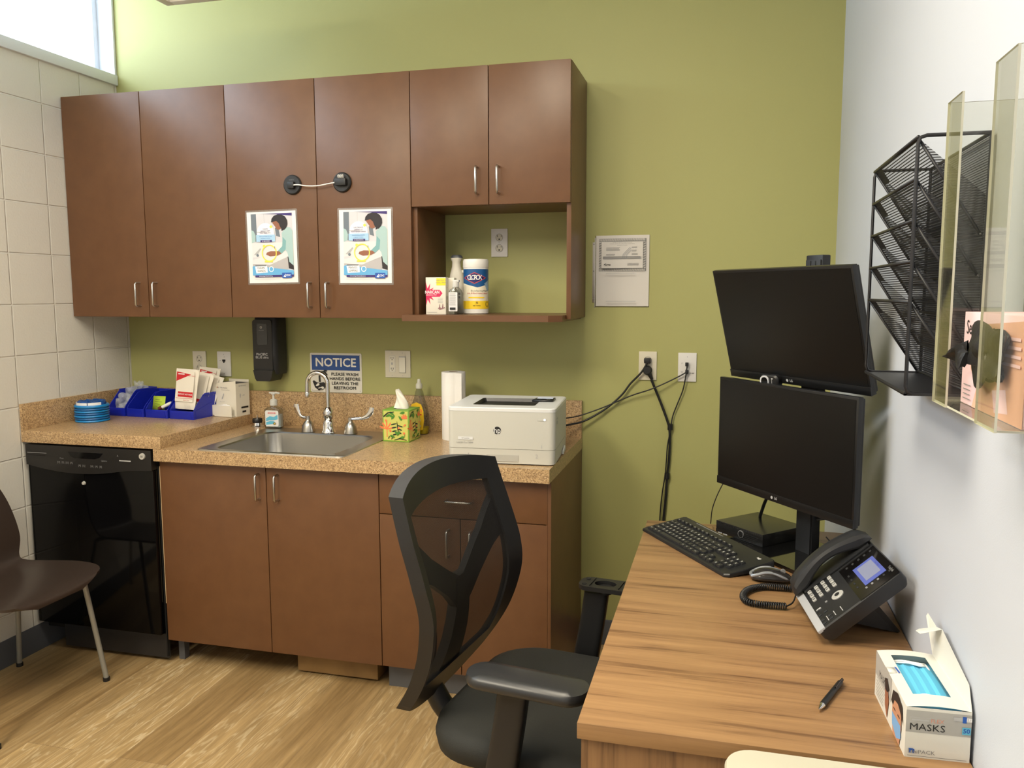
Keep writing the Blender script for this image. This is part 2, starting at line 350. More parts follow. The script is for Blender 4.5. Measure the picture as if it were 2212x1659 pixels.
struct(MB().prism([(0, 0), (-.006, 0), (-.006, .10), (-.003, .108), (0, .108)], 2.17, RX, COVE, 'yz').build('baseboard_back'))
struct(MB().prism([(RX, 0), (RX-.006, 0), (RX-.006, .10), (RX-.003, .108), (RX, .108)], RY, -.006, COVE, 'xz').build('baseboard_right'))

# ---------------------------------------------------------------- ceiling lights
LENS = mat('lamp_lens', (255, 240, 214), .5, emit=1.0)
FIX = mat('fixture_enamel', (222, 220, 214), .45)
def ceiling_light(lx, ly, lz, sx, sy, label, hang):
    t = thing('ceiling_light', label, 'light', (lx, ly, lz), 0)
    h = MB(); X, Y = sx/2+.04, sy/2+.04; H = .075
    h.box(-X, -X+.036, -Y, Y, -.008, H, FIX, .004); h.box(X-.036, X, -Y, Y, -.008, H, FIX, .004)
    h.box(-X+.036, X-.036, -Y, -Y+.036, -.008, H, FIX, .004); h.box(-X+.036, X-.036, Y-.036, Y, -.008, H, FIX, .004)
    h.box(-X+.03, X-.03, -Y+.03, Y-.03, H-.02, H, FIX); h.build('housing', t)
    MB().box(-sx/2, sx/2, -sy/2, sy/2, 0, .006, LENS).build('lens', t)
    if hang:
        for sgn in (-1, 1):
            MB().tube([(0, sgn*sy*.35, H), (0, sgn*sy*.35, RZ-lz)], .004, FIX).build('hanger_rod', t)
    return t
ceiling_light(*LAMPS[0][:5], 'white hanging ceiling light whose corner shows at the top of the green wall', True)
ceiling_light(*LAMPS[1][:5], 'flush white ceiling light above the desk side of the room', False)
ceiling_light(*LAMPS[2][:5], 'unseen flush ceiling light added behind the viewer to brighten the room', False)  # no known fixture here; added to lift the floor, counter and lower walls

# ================================================================== upper cabinets
YU = -.3395
def pull(parent, x, z, y, vert=True, L=.096):
    m = MB(); d = .030; r = .0042
    pts = [(0, 0, 0), (0, -d+.006, 0), (0, -d, .006), (0, -d, L-.006), (0, -d+.006, L), (0, 0, L)]
    if not vert: pts = [(p[2], p[1], p[0]) for p in pts]
    m.tube(pts, r, NICKEL, 10); return m.build('handle', parent, (x, y, z), sharp=60)
def upper(x0, x1, z0, z1, split, label, handles, niche=False):
    t = thing('wall_cabinet', label, 'cabinet', ((x0+x1)/2, 0, z0), 0, 'brown laminate wall cabinets'); cx = (x0+x1)/2
    b = MB(); T = .018; a0, a1 = x0-cx, x1-cx; yb = YU+.019; h = z1-z0
    zb = h-(z1-1.788)+.0 if niche else 0
    for q in (a0, a1-T): b.box(q+.0006, q+T-.0006, yb, -.001, 0, h, LAMI, .0008)
    b.box(a0+T, a1-T, yb, -.001, h-T, h, LAMI)
    b.box(a0+T, a1-T, yb, -.001, zb, zb+T, LAMI)
    if not niche: b.box(a0+T, a1-T, -.012, -.002, T, h-T, LAMI_IN)
    b.build('carcass', t)
    g = .0016
    for d0, d1, hx in ((x0, split, handles[0]), (split, x1, handles[1])):
        dd = MB().box(-(d1-d0)/2+g, (d1-d0)/2-g, 0, .018, 0, z1-(z0+zb)-.002, LAMI, .0012).build('door', t, ((d0+d1)/2-cx, YU, zb+.001))
        pull(dd, hx-(d0+d1)/2, handles[2]-(z0+zb), 0)
    return t
ZB, ZT = 1.369, 2.285
upper(.002, .779, ZB, ZT, .386, 'brown wall cabinet against the block wall, plain doors with no posters', (.345, .428, 1.414))
upper(.779, 1.5615, ZB, ZT, 1.172, 'brown wall cabinet above the sink with two posters and a cable lock', (1.135, 1.212, 1.410))
nc = upper(1.5615, 2.171, ZB, ZT, 1.866, 'brown wall cabinet with an open shelf niche below its short doors', (1.824, 1.905, 1.827), True)
cx = (1.5615+2.171)/2
MB().prism([(1.580-cx, -.002), (1.580-cx, -.346), (1.545-cx, -.346), (1.545-cx, -.41), (2.105-cx, -.41), (2.149-cx, -.372), (2.1524-cx, -.346), (2.1524-cx, -.002)][::-1], 1.3612-ZB, 1.3845-ZB, LAMI, 'xy').build('shelf', nc)

# ================================================================== base cabinets, dishwasher
YB = -.617
def door(parent, x0, x1, z0, z1, cx, name='door', g=.0016):
    return MB().box(-(x1-x0)/2+g, (x1-x0)/2-g, 0, .019, g, z1-z0-g, LAMI, .0012).build(name, parent, ((x0+x1)/2-cx, YB, z0))
x0, x1 = .6147, 1.5296; cx = (x0+x1)/2
t = thing('base_cabinet', 'brown base cabinet under the sink with two tall doors', 'cabinet', (cx, 0, 0), 0, 'brown laminate base cabinets')
b = MB(); yb = YB+.020
b.box(x0-cx+.001, x0-cx+.019, yb, -.002, .10, .8285, LAMI, .0008); b.box(x1-cx-.019, x1-cx-.001, yb, -.002, .10, .8285, LAMI, .0008)
b.box(x0-cx+.019, x1-cx-.019, yb, -.002, .10, .118, LAMI_IN); b.box(x0-cx+.019, x1-cx-.019, -.014, -.002, .118, .8285, LAMI_IN)
b.build('carcass', t)
for d0, d1, hx in ((x0, 1.0762, 1.0478), (1.0762, x1, 1.126)):
    dd = door(t, d0, d1, .102, .824, cx); pull(dd, hx-(d0+d1)/2, .701-.102, 0)
MB().box(x0-cx+.004, x0-cx+.03, -.56, -.53, 0, .10, COVE).build('leveling_leg', t)
MB().box(x0-cx-.007, x0-cx+.0005, YB+.008, YB+.02, .25, .80, RAW).build('edge_strip', t)['label'] = 'pale unfinished edge strip beside the dishwasher'
x0, x1 = 1.5296, 2.1617; cx = (x0+x1)/2
t = thing('base_cabinet', 'brown base cabinet below the printer with a drawer over two doors', 'cabinet', (cx, 0, 0), 0, 'brown laminate base cabinets')
b = MB()
b.box(x0-cx+.001, x0-cx+.019, yb, -.002, .10, .8285, LAMI, .0008); b.box(x1-cx-.019, x1-cx-.0005, yb-.018, -.002, 0, .8285, LAMI, .0008)
b.box(x0-cx+.019, x1-cx-.019, yb, -.002, .10, .118, LAMI_IN); b.box(x0-cx+.019, x1-cx-.019, -.014, -.002, .118, .8285, LAMI_IN)
b.build('carcass', t)
dr = door(t, x0, x1-.011, .677, .824, cx, 'drawer'); h = pull(dr, 1.788-(x0+x1-.011)/2, .743-.677, 0, False)
sp = 1.836
for d0, d1, hx in ((x0, sp, 1.794), (sp, x1-.011, 1.878)):
    dd = door(t, d0, d1, .102, .677, cx); pull(dd, hx-(d0+d1)/2, .541-.102, 0)
MB().box(x0-cx+.001, x1-cx-.02, -.56, -.545, 0, .10, COVE).build('toe_kick', t)
tag(MB().box(0, .335, -.10, 0, .010, .085, mat('old_board', (150, 118, 72), .7, noise=(9, .3, (110, 82, 46))), .002).build('wooden_board', None, (1.145, -.45, 0)), 'wooden board lying on the floor under the sink cabinet', 'board')

# dishwasher
t = thing('dishwasher', 'glossy black built-in dishwasher beside the block wall', 'dishwasher', (.3, -.55, 0))
DWB = mat('dishwasher_black', (6, 6, 7), .08, spec=.22); DWP = mat('dishwasher_panel', (30, 28, 27), .35)
MB().box(-.285, .300, -.04, .53, .09, .868, DARK).build('tub', t)
MB().box(-.285, .3015, -.088, -.04, .128, .788, DWB, .004).build('door', t)
p = MB()
p.loft([[(x, -.04, z), (x, -.088-.012*max(0, 1-(x/.30)**2)*k, z)] for x, z, k in ()], DWP) if False else None
N = 16
def zl(x): return .790-.012*math.cos(x/.3*pi/2)-.018*max(0, 1-((x+.06)/.24)**2)
top = [(x, .868) for x in [.3015-i*(.5865)/N for i in range(N+1)]]
bot = [(-.285+i*.5865/N, zl(-.285+i*.5865/N)) for i in range(N+1)]
p.prism(bot+top, -.096, -.0885, DWP, 'xz'); p.box(-.285, .3015, -.0885, -.04, .79, .868, DWP)
pr = Print(p, (-.285, -.0964, .868), (.5865, 0, 0), (0, 0, -.088))
pr.poly([(.35, .24), (.37, .45), (.40, .52), (.56, .52), (.60, .44), (.63, .24)], GLOSSBLK)
for u in (.27, .305, .34, .375, .44, .475, .54, .575, .61): pr.text('[%s]' % random.choice('ABHO'), u, .74+(.10 if .4 < u < .62 else 0), .085, GREYINK)
pr.text('Wash', .30, .55, .07, GREYINK); pr.text('Options', .64, .56, .07, GREYINK)
pr.rect(.76, .48, .85, .53, LGREY); pr.text('A', .75, .30, .09, GREYINK)
pr.rect(.02, .34, .18, .37, GREYINK); pr.rect(.02, .46, .17, .48, DARK)
p.build('control_panel', t)
MB().tube([(.265, -.0965, .845), (.265, -.103, .845)], [.0125, .0115], mat('badge_silver', (206, 204, 196), .4, .3), 24).text('GE', INK, .0095, (.265, -.1034, .845), bold=.02).build('badge', t)
MB().tube([(-.020, -.087, .722), (-.020, -.094, .722)], [.0085, .006], mat('badge_silver', (206, 204, 196), .4, .3), 16).build('vent_button', t)
MB().box(-.20, .2995, -.045, -.035, .015, .115, mat('dw_kick', (40, 40, 42), .3), .002).build('kick_plate', t)
MB().box(.302, .3065, -.062, -.052, .03, .80, DARK).build('side_seal', t)

# ================================================================== countertop
t = thing('countertop', 'speckled tan laminate countertop with a raised step over the dishwasher', 'countertop', (0, 0, .829))
YC = -.649; z0 = .829
MB().box(.001, .6485, YC, -.001, .047, .095, COUNTER, .0015).build('raised_section', t)
lo = MB(); sx0, sx1, sy0, sy1 = .815, 1.370, -.61, -.125
lo.box(.6487, sx0, YC, -.001, 0, .048, COUNTER); lo.box(sx1, 2.1617, YC, -.001, 0, .048, COUNTER)
lo.box(sx0, sx1, YC, sy0, 0, .048, COUNTER); lo.box(sx0, sx1, sy1, -.001, 0, .048, COUNTER)
lo.box(.6147, .6487, YC, YC+.03, 0, .0465, COUNTER)
lo.build('lower_section', t)
MB().box(.013, .6485, -.020, -.001, .0952, .200, COUNTER, .001).box(.649, 2.1617, -.020, -.001, .0482, .200, COUNTER, .001).build('backsplash', t)
MB().box(.001, .013, YC, -.0205, .0952, .200, COUNTER, .001).build('side_splash', t)

# ---------------------------------------------------------------- sink and tap
t = thing('sink', 'stainless steel drop-in sink set in the lower countertop', 'sink', (1.0925, -.3655, .877))
def rrz(w, d, r, z, cy=0): return rr(w, d, r, z, 6, 0, cy)
b = MB()
b.loft([rrz(.615, .535, .03, .0002), rrz(.613, .533, .03, .0035), rrz(.600, .520, .028, .0045), rrz(.505, .405, .055, .0030, -.035), rrz(.495, .395, .055, -.002, -.035),
        rrz(.478, .378, .06, -.10, -.035), rrz(.450, .350, .07, -.145, -.035), rrz(.40, .30, .08, -.155, -.035), rrz(.09, .09, .044, -.158, -.035)], STEEL, cap=False)
b.build('basin', t, solid=0)
MB().lathe([(.044, -.1585), (.041, -.156), (.034, -.159), (.010, -.162)], CHROME, 28, (0, -.035, 0)).build('drain', t)
FY = .20
t = thing('faucet', 'chrome gooseneck faucet with two wing-blade handles at the sink', 'faucet', (1.106, -.168, .8815))
m = MB(); m.lathe([(.031, 0), (.030, .006), (.026, .010), (.024, .035), (.021, .050), (.017, .055)], CHROME, 28)
m.lathe([(.017, .055), (.021, .066), (.0225, .078), (.020, .092), (.013, .104), (.0095, .108)], CHROME, 28)
neck = [(0, 0, .10), (0, 0, .20)]
for i in range(0, 13): a = pi*i/12; neck.append((-.047+.047*cos(a), 0, .205+.047*sin(a)))
neck.append((-.0955, 0, .168)); m.tube(neck, .0092, CHROME, 16, 3); m.lathe([(.0098, 0), (.0105, .004), (.0105, .020), (.0092, .022)], CHROME, 20, (-.0957, 0, .147))
m.build('spout', t, sharp=50)
for sgn, bx in ((-1, -.096), (1, .101)):
    v = MB(); v.lathe([(.029, 0), (.0285, .004), (.024, .026), (.018, .040), (.011, .046), (.009, .052), (.0095, .060), (.0085, .066)], STEEL, 28)
    v.build('valve_base', t, (bx, 0, 0))
    h = MB(); pts = [(0, 0, .060), (sgn*.03, 0, .063), (sgn*.055, .0, .066), (sgn*.078, 0, .076), (sgn*.094, 0, .095), (sgn*.098, 0, .112)]
    wd = [.006, .006, .007, .010, .0125, .0105]; tk = [.006, .0055, .0045, .003, .0025, .002]
    if sgn < 0: pts = [(0, 0, .060), (-.020, 0, .060), (-.036, 0, .068), (-.046, 0, .082), (-.053, 0, .100), (-.054, 0, .116)]
    P = spline([Vector(q) for q in pts], 5); R_ = []
    for i, q in enumerate(P):
        T = (P[min(i+1, len(P)-1)]-P[max(i-1, 0)]).normalized(); up_ = Vector((0, 1, 0)).cross(T).normalized(); k = i/(len(P)-1)*5; j = min(4, int(k)); fr = k-j
        a_, b_ = wd[j]*(1-fr)+wd[j+1]*fr, tk[j]*(1-fr)+tk[j+1]*fr
        R_.append([tuple(q+Vector((0, 1, 0))*b_*cos(2*pi*n/12)+up_*a_*sin(2*pi*n/12)) for n in range(12)])
    h.loft(R_, CHROME); h.build('handle', t, (bx, 0, 0), sharp=60)
t = thing('sink_stopper', 'black and steel sink stopper standing left of the hand sanitizer', 'stopper', (.715, -.085, .8772))
MB().lathe([(.030, 0), (.030, .003), (.024, .007), (.022, .014), (.021, .018)], CHROME, 28).build('flange', t)
MB().lathe([(.0205, .018), (.0215, .021), (.0215, .034), (.019, .038), (.004, .040)], BLACK, 28).build('rubber_plug', t)
MB().tube([(0, 0, .038), (0, 0, .052)], .003, CHROME).build('knob', t)

# ================================================================== wall plates
def outlet_face(p, v0, n=1):
    p.disc(.5, v0, .21, mat('socket_face', (206, 200, 182), .35)); p.ring(.5, v0, .205, .222, GREYINK)
    p.rect(.37, v0-.085, .40, v0-.015, INK); p.rect(.60, v0-.075, .63, v0-.02, INK); p.disc(.5, v0+.065, .045, INK, n=12)
def wall_plate(name, x0, z1, w, h, label, m=PLATE, cat='outlet', kind='duplex', group=None):
    t = thing(name, label, cat, (x0+w/2, 0, z1-h), 0, group)
    b = MB(); b.box(-w/2, w/2, -.006, -.0004, 0, h, m, .0022); pr = Print(b, (-w/2, -.0061, h), (w, 0, 0), (0, 0, -h))
    if kind == 'duplex': outlet_face(pr, .31); outlet_face(pr, .69); pr.disc(.5, .5, .03, LGREY, n=10)
    if kind == 'phone':
        pr.disc(.5, .12, .035, LGREY, n=10); pr.rect(.38, .32, .62, .40, INK); pr.poly([(.44, .40), (.46, .46), (.54, .46), (.56, .40)], INK); pr.rect(.2, .36, .28, .38, GREYINK); pr.text('A', .55, .22, .05, GREYINK); pr.disc(.5, .88, .035, LGREY, n=10)
    if kind == 'double':
        sw = mat('switch_white', (226, 222, 206), .3)
        pr.rect(.17, .19, .40, .80, LGREY); pr.rect(.18, .195, .39, .79, sw)
        for v in (.29, .68):
            pr.rect(.235, v-.05, .255, v+.02, INK); pr.rect(.315, v-.05, .335, v+.02, INK); pr.disc(.285, v+.05, .018, INK, n=10)
        pr.rect(.25, .44, .32, .53, LGREY)
        for u in (.29, .70):
            for v in (.09, .92): pr.disc(u, v, .016, LGREY, n=10)
        pr.rect(.565, .21, .815, .81, GREYINK); pr.rect(.57, .215, .81, .805, sw); pr.rect(.57, .215, .81, .25, LGREY)
    if kind == 'data':
        pr.disc(.5, .14, .03, LGREY, n=10); pr.text('17', .22, .37, .05, GREYINK); pr.text('18', .2, .67, .05, GREYINK); pr.text('D-W', .75, .71, .06, INK); pr.rect(.42, .65, .55, .74, INK); pr.disc(.5, .87, .03, LGREY, n=10)
        pr.rect(.42, .34, .55, .44, INK)
    b.build('cover_plate', t); return t
wall_plate('wall_outlet', .340, 1.203, .070, .114, 'ivory duplex outlet under the wall cabinets, behind the blue bins')
wall_plate('phone_jack', .469, 1.203, .070, .114, 'white phone jack plate behind the small white carton', PLATE2, 'wall jack', 'phone')
wall_plate('wall_outlet', 1.298, 1.2205, .117, .117, 'ivory two-gang plate with an outlet and a rocker switch', kind='double')
wall_plate('wall_outlet', 1.778, 1.727, .070, .114, 'duplex outlet inside the open shelf niche', PLATE2)
wall_plate('wall_outlet', 2.388, 1.233, .071, .114, 'ivory outlet on the green wall with two black plugs in it')
wall_plate('data_jack', 2.542, 1.2305, .071, .114, 'white network jack plate right of the plugged-in outlet', PLATE2, 'wall jack', 'data')

# ------------------------------------------------------------------ NOTICE sign
b = MB(); b.prism(rr2(.248, .174, .006, 0, .087), -.003, -.0006, mat('sign_white', (224, 220, 208), .4), 'xz')
p = Print(b, (-.124, -.0031, .174), (.248, 0, 0), (0, 0, -.174)); SBLUE = mat('sign_blue', (32, 74, 140), .4)
for u, v in ((.035, .05), (.965, .05), (.035, .95), (.965, .95)): p.disc(u, v, .008, LGREY, n=10)
p.rect(.035, .05, .965, .435, SBLUE); p.text('NOTICE', .5, .245, .225, mat('sign_lettering', (232, 230, 220), .4), bold=.022, sx=1.02)
for i, s_ in enumerate(('PLEASE WASH', 'HANDS BEFORE', 'LEAVING THE', 'RESTROOM')): p.text(s_, .675, .535+i*.115, .079, INK, bold=.018, sx=1.12)
# tap and washing hands pictogram
p.poly([(.17, .74), (.165, .60), (.18, .51), (.22, .46), (.30, .45), (.30, .50), (.24, .51), (.205, .55), (.20, .62), (.205, .74)], INK)
p.rect(.27, .43, .33, .47, INK); p.poly([(.30, .47), (.345, .55), (.325, .57), (.28, .50)], INK)
p.poly([(.045, .72), (.075, .70), (.13, .75), (.19, .76), (.26, .74), (.30, .77), (.30, .86), (.25, .93), (.20, .93), (.17, .96), (.13, .92), (.09, .88), (.07, .80)], INK)
SW_ = mat('sign_white', (224, 220, 208)); p.leaf(.11, .84, .08, .05, .5, SW_); p.leaf(.21, .87, .06, .055, -.3, SW_); p.leaf(.15, .90, .07, .02, .2, SW_)
p.rect(.04, .955, .25, .962, GREYINK)
tag(b.build('notice_sign', None, (1.062, 0, 1.0302)), 'blue and white NOTICE sign about washing hands on the green wall', 'sign')

# ------------------------------------------------------------------ soap dispenser
t = thing('soap_dispenser', 'black wall-mounted soap dispenser under the wall cabinets', 'dispenser', (.776, 0, 1.085))
b = MB(); rings = []
for z, w, d0, d1, r in ((.283, .104, 0, .088, .02), (.275, .112, 0, .100, .024), (.24, .116, 0, .108, .026), (.12, .116, 0, .110, .026), (.045, .114, 0, .106, .026), (.028, .108, 0, .094, .026)):
    rings.append(rr(w, d1-d0, r, z, 5, 0, -(d0+d1)/2-.0005))
b.loft(rings[::-1], BLACK2); b.build('body', t, sharp=40)
b = MB(); b.prism(rr2(.094, .225, .012, -.006, .155), -.1115, -.106, BLACK, 'xz')
WIN = mat('dispenser_window', (62, 64, 66), .2)
b.prism(rr2(.050, .092, .008, -.006, .205), -.1125, -.1115, WIN, 'xz'); p = Print(b, (-.031, -.1126, .251), (.050, 0, 0), (0, 0, -.092))
p.disc(.42, .18, .11, LGREY); p.disc(.42, .18, .045, WIN); p.rect(.2, .30, .7, .33, GREYINK)
p.text('PACIFIC', .45, 1.46, .125, LGREY, bold=.02); p.text('BLUE ultra', .45, 1.60, .115, LGREY, bold=.01); b.build('front_cover', t)
MB().prism([(-.050, .048), (.046, .048), (.038, .014), (.030, 0), (-.034, 0), (-.042, .012)], -.122, -.030, BLACK, 'xz').build('push_lever', t)

# ------------------------------------------------------------------ posters, lock, certificate
SKIN = mat('print_skin', (150, 96, 72), .5); HAIR = mat('print_hair', (38, 32, 36), .5); TEAL = mat('print_teal', (172, 200, 198), .5); TEALD = mat('print_teal_shade', (128, 176, 178), .5)
PW1 = mat('print_pale_wall', (214, 212, 216), .5); PW2 = mat('print_grey', (112, 122, 132), .5); PURP = mat('print_purple', (62, 46, 118), .5); SKY = mat('print_sky', (104, 176, 224), .5)
YEL = mat('print_yellow', (240, 224, 90), .5); SINKW = mat('print_sink', (226, 224, 224), .5); SINKG = mat('print_sink_side', (186, 182, 182), .5); ROYAL = mat('print_royal', (36, 88, 176), .5); BUB = mat('print_bubble', (250, 250, 250), .5); BUBB = mat('print_bubble_blue', (170, 208, 236), .5)
def poster(x0, z1, label, top, mid, big, url, tilt=0):
    w, h = .2159, .2794; t = thing('poster', label, 'poster', (x0+w/2, YU-.0012, z1-h/2), 0, 'hand washing posters'); t.rotation_euler = (0, tilt, 0)
    b = MB(); b.prism(rr2(w+.014, h+.014, .004), -.0004, .0004, SLEEVE, 'xz'); b.build('laminate_sleeve', t)
    b = MB(); b.box(-w/2, w/2, -.0007, -.00045, -h/2, h/2, PAPER)
    p = Print(b, (-w/2+.018, -.0008, h/2-.008), (w-.034, 0, 0), (0, 0, -(h-.022)), .0001)
    p.rect(0, 0, 1, .93, PW1); p.rect(0, 0, .13, .42, PW2); p.rect(.32, 0, .325, .22, LGREY); p.rect(.52, .0, .525, .45, LGREY); p.rect(0, .44, 1, .66, SINKW); p.poly([(0, .24), (.06, .26), (.10, .33), (.09, .42), (0, .44)], TEAL)
    p.poly([(.24, 0), (1, 0), (1, .045), (.62, .015)], PURP)
    p.poly([(.58, .22), (.66, .20), (.70, .36), (.60, .34)], PW2)
    p.poly([(0, .70), (.55, .60), (.90, .62), (.88, .66), (.42, .78), (.0, .76)], SINKW); p.poly([(0, .76), (.42, .78), (.90, .66), (.86, .88), (0, .92)], SINKG)
    p.poly([(.04, .62), (.20, .52), (.22, .535), (.12, .63)], LGREY); p.disc(.13, .63, .03, PW2)
    p.poly([(.86, .66), (1, .66), (1, .86), (.88, .84)], mat('print_trousers', (40, 34, 38)))
    # woman leaning over the basin
    p.poly([(.84, .215), (.95, .22), (1, .27), (1, .80), (.90, .74), (.86, .60), (.80, .55), (.76, .44), (.74, .30)], TEAL)
    p.poly([(.76, .36), (.84, .42), (.82, .55), (.70, .62), (.62, .60), (.62, .575), (.74, .50)], TEALD)
    p.poly([(.66, .575), (.72, .61), (.62, .64), (.44, .65), (.34, .62), (.36, .59), (.46, .57)], SKIN)
    p.poly([(.52, .11), (.62, .09), (.72, .14), (.75, .22), (.70, .245), (.65, .25), (.61, .235), (.595, .205), (.56, .175), (.53, .145)], SKIN)
    p.poly([(.495, .135), (.51, .08), (.57, .035), (.66, .018), (.76, .022), (.84, .055), (.885, .11), (.89, .17), (.86, .22), (.81, .255), (.755, .25), (.71, .205), (.68, .15), (.62, .115), (.56, .125)], HAIR)
    p.poly([(.74, .22), (.80, .21), (.79, .25), (.74, .27)], HAIR)
    p.ring(.42, .60, .16, .185, YEL); p.disc(.30, .49, .03, YEL); p.rect(.30, .715, .50, .74, YEL); p.rect(.555, .50, .565, .535, ROYAL)
    p.disc(.35, .29, .21, BUB, a0=0, a1=pi, n=20); p.rect(.14, .285, .56, .325, BUB); p.rect(.12, .32, .58, .425, BUBB); p.rect(.22, .40, .50, .432, PURP); p.disc(.49, .20, .03, YEL)
    for i, s_ in enumerate(top): p.text(s_, .35, .232+i*.031, .021, PURP, bold=.01)
    for i, s_ in enumerate(mid): p.text(s_, .35, .345+i*.028, .014, ROYAL)
    p.text(('20 SECONDS.' if top[0] == 'CLEAN' else '20 SEGUNDOS.'), .36, .417, .017, BUB, bold=.01)
    p.poly([(0, .80), (.10, .78), (.40, .82), (1, .87), (1, .935), (0, .935)], SKY)
    p.poly([(.06, .80), (.36, .79), (.37, .895), (.09, .905)], BUB); p.rect(.07, .775, .34, .795, GREYINK); p.disc(.46, .845, .06, BUB); p.disc(.46, .845, .045, SKY)
    p.text(big[0], .21, .825, .034, INK, bold=.004, sx=.9); p.text(big[1], .22, .872, .034, INK, bold=.004, sx=.9)
    p.rect(.06, .935, 1, .965, PURP); p.text(url, .32, .95, .016, BUB, bold=.01); p.rect(.72, .905, .95, .985, ROYAL); p.text('CDC', .87, .945, .028, BUB, bold=.03); p.poly([(.75, .965), (.80, .92), (.81, .925), (.79, .95), (.81, .95), (.81, .97)], BUB)
    p.rect(.05, .992, .68, .996, LGREY); b.build('sheet', t); return t
poster(.8635, 1.7875, 'clean hands poster in English on the left door of the pair', ('CLEAN', 'HANDS KEEP', 'YOU HEALTHY.'), ('Wash your hands with soap', 'and water for at least'), ('CLEAN', 'HANDS'), 'www.cdc.gov/handwashing', -.012)
poster(1.2635, 1.7845, 'manos limpias poster in Spanish on the right door of the pair', ('LAS MANOS', 'LIMPIAS LO', 'MANTIENEN SANO.'), ('Lávese las manos con jabón', 'y agua por al menos'), ('MANOS', 'LIMPIAS'), 'www.cdc.gov/lavadodemanos', .006)
t = thing('cable_lock', 'black two-pad cable lock with white cable across the cabinet doors', 'lock', (1.070, YU, 1.887))
MB().tube([(0, -.0006, 0), (0, -.006, 0), (0, -.010, 0)], [.038, .038, .034], BLACK, 36).box(-.014, .014, -.022, -.010, -.016, .010, BLACK, .003).text('SAFETY', GREYINK, .007, (0, -.0102, .018)).build('lock_pad', t)
q = MB().tube([(.212, -.0006, .002), (.212, -.006, .002), (.212, -.010, .002)], [.038, .038, .034], BLACK, 36).box(.190, .236, -.028, -.010, -.012, .014, BLACK, .003)
q.build('lock_pad', t)
q = MB()
for i in range(3): q.tube([(.2045+i*.0085, -.020, .022), (.2075+i*.0085, -.020, .022)], .0075, WHT, 14)
q.build('number_dial', t)
MB().tube([(.006, -.018, -.004), (.03, -.020, -.003), (.075, -.018, -.009), (.12, -.018, -.009), (.165, -.019, -.003), (.192, -.020, .000)], .0024, WHT, 10, 6).build('cable', t)
t = thing('certificate', 'laboratory certificate in a plastic sleeve on the green wall', 'document', (2.3175, -.0008, 1.5515))
w, h = .210, .279
b = MB(); b.box(-w/2-.003, w/2+.002, -.0006, 0, -h/2-.004, h/2, SLEEVE); b.prism([(-w/2-.003, h/2-.008), (-w/2-.006, h/2-.008), (-w/2-.006, h/2-.026), (-w/2-.014, h/2-.026), (-w/2-.014, -h/2+.014), (-w/2-.006, -h/2+.014), (-w/2-.006, -h/2-.006), (-w/2-.003, -h/2-.006)], -.0018, -.0002, WHT, 'xz')
p = Print(b, (-w/2-.014, -.0019, h/2), (.011, 0, 0), (0, 0, -h))
for v in (.12, .5, .89): p.disc(.45, v, .22, GREYINK)
b.build('sheet_protector', t)
b = MB(); b.box(-w/2, w/2, -.0012, -.0007, -h/2, h/2, mat('certificate_paper', (214, 210, 204), .6)); p = Print(b, (-w/2, -.0013, h/2), (w, 0, 0), (0, 0, -h), .0001)
CP = mat('certificate_paper', (214, 210, 204)); p.rect(.055, .045, .945, .505, GREYINK)
for i in range(44):
    a = .06+i*.0197; p.poly([(a, .048), (a+.010, .048), (a+.020, .082), (a+.010, .082)], CP); p.poly([(a, .468), (a+.010, .468), (a+.020, .502), (a+.010, .502)], CP)
for i in range(16):
    a = .09+i*.0235; p.poly([(.06, a), (.06, a+.009), (.105, a+.020), (.105, a+.011)], CP); p.poly([(.895, a), (.895, a+.009), (.94, a+.020), (.94, a+.011)], CP)
p.rect(.11, .09, .89, .462, CP)
p.text('CENTERS FOR MEDICARE & MEDICAID SERVICES', .5, .105, .0095, GREYINK); p.text('CLINICAL LABORATORY IMPROVEMENT AMENDMENTS', .5, .122, .0105, GREYINK); p.text('CERTIFICATE OF WAIVER', .5, .142, .0095, GREYINK)
p.lines(.2, .46, .175, .012, 4, GREYINK, .005); p.lines(.2, .38, .265, .014, 2, GREYINK, .005); p.lines(.68, .78, .165, .014, 2, GREYINK, .005); p.lines(.68, .78, .21, .014, 2, GREYINK, .005); p.lines(.68, .80, .255, .014, 2, GREYINK, .005)
for k in range(3): p.poly([(.51+k*.035, .32), (.51+k*.035, .27), (.645+k*.012, .165+k*.02), (.655+k*.012, .168+k*.02), (.525+k*.035, .275), (.525+k*.035, .32)], LGREY)
p.lines(.14, .88, .297, .011, 4, GREYINK, .005, .05); p.lines(.60, .82, .395, .012, 3, GREYINK, .004); p.text('CMS', .23, .415, .025, INK, bold=.02, sx=1.3); p.poly([(.15, .425), (.17, .40), (.21, .393), (.18, .405)], INK)
p.lines(.2, .78, .530, .010, 2, LGREY, .005, .1); p.lines(.2, .80, .925, .010, 2, LGREY, .005, .1)
b.build('printed_page', t)

# ================================================================== things on the raised counter
ZC, ZL = .9242, .8772
RB1 = mat('ring_blue', (20, 128, 196), .35); RB2 = mat('ring_blue_dark', (14, 92, 156), .4)
ring = MB(); ring.lathe([(.058, 0), (.066, .0008), (.0685, .004), (.066, .0088), (.058, .0096), (.056, .005), (.058, 0)], RB1, 40, cap=False)
r0 = tag(ring.build('sick_bag_ring', None, (.098, -.372, ZC)), 'blue plastic ring stacked beneath the top ring beside the blue bins', 'ring', 'stacked blue rings')
for i in range(1, 6):
    c = r0.copy(); C.objects.link(c); c.location = (.098+random.uniform(-.0015, .0015), -.372+random.uniform(-.0015, .0015), ZC+i*.0100)
    if i % 2:
        if i == 1: me2 = c.data.copy(); me2.materials[0] = RB2
        c.data = me2
t = thing('sick_bag', 'top blue ring of the stack holding folded blue film and white bands', 'bag', (.098, -.372, ZC+.0602))
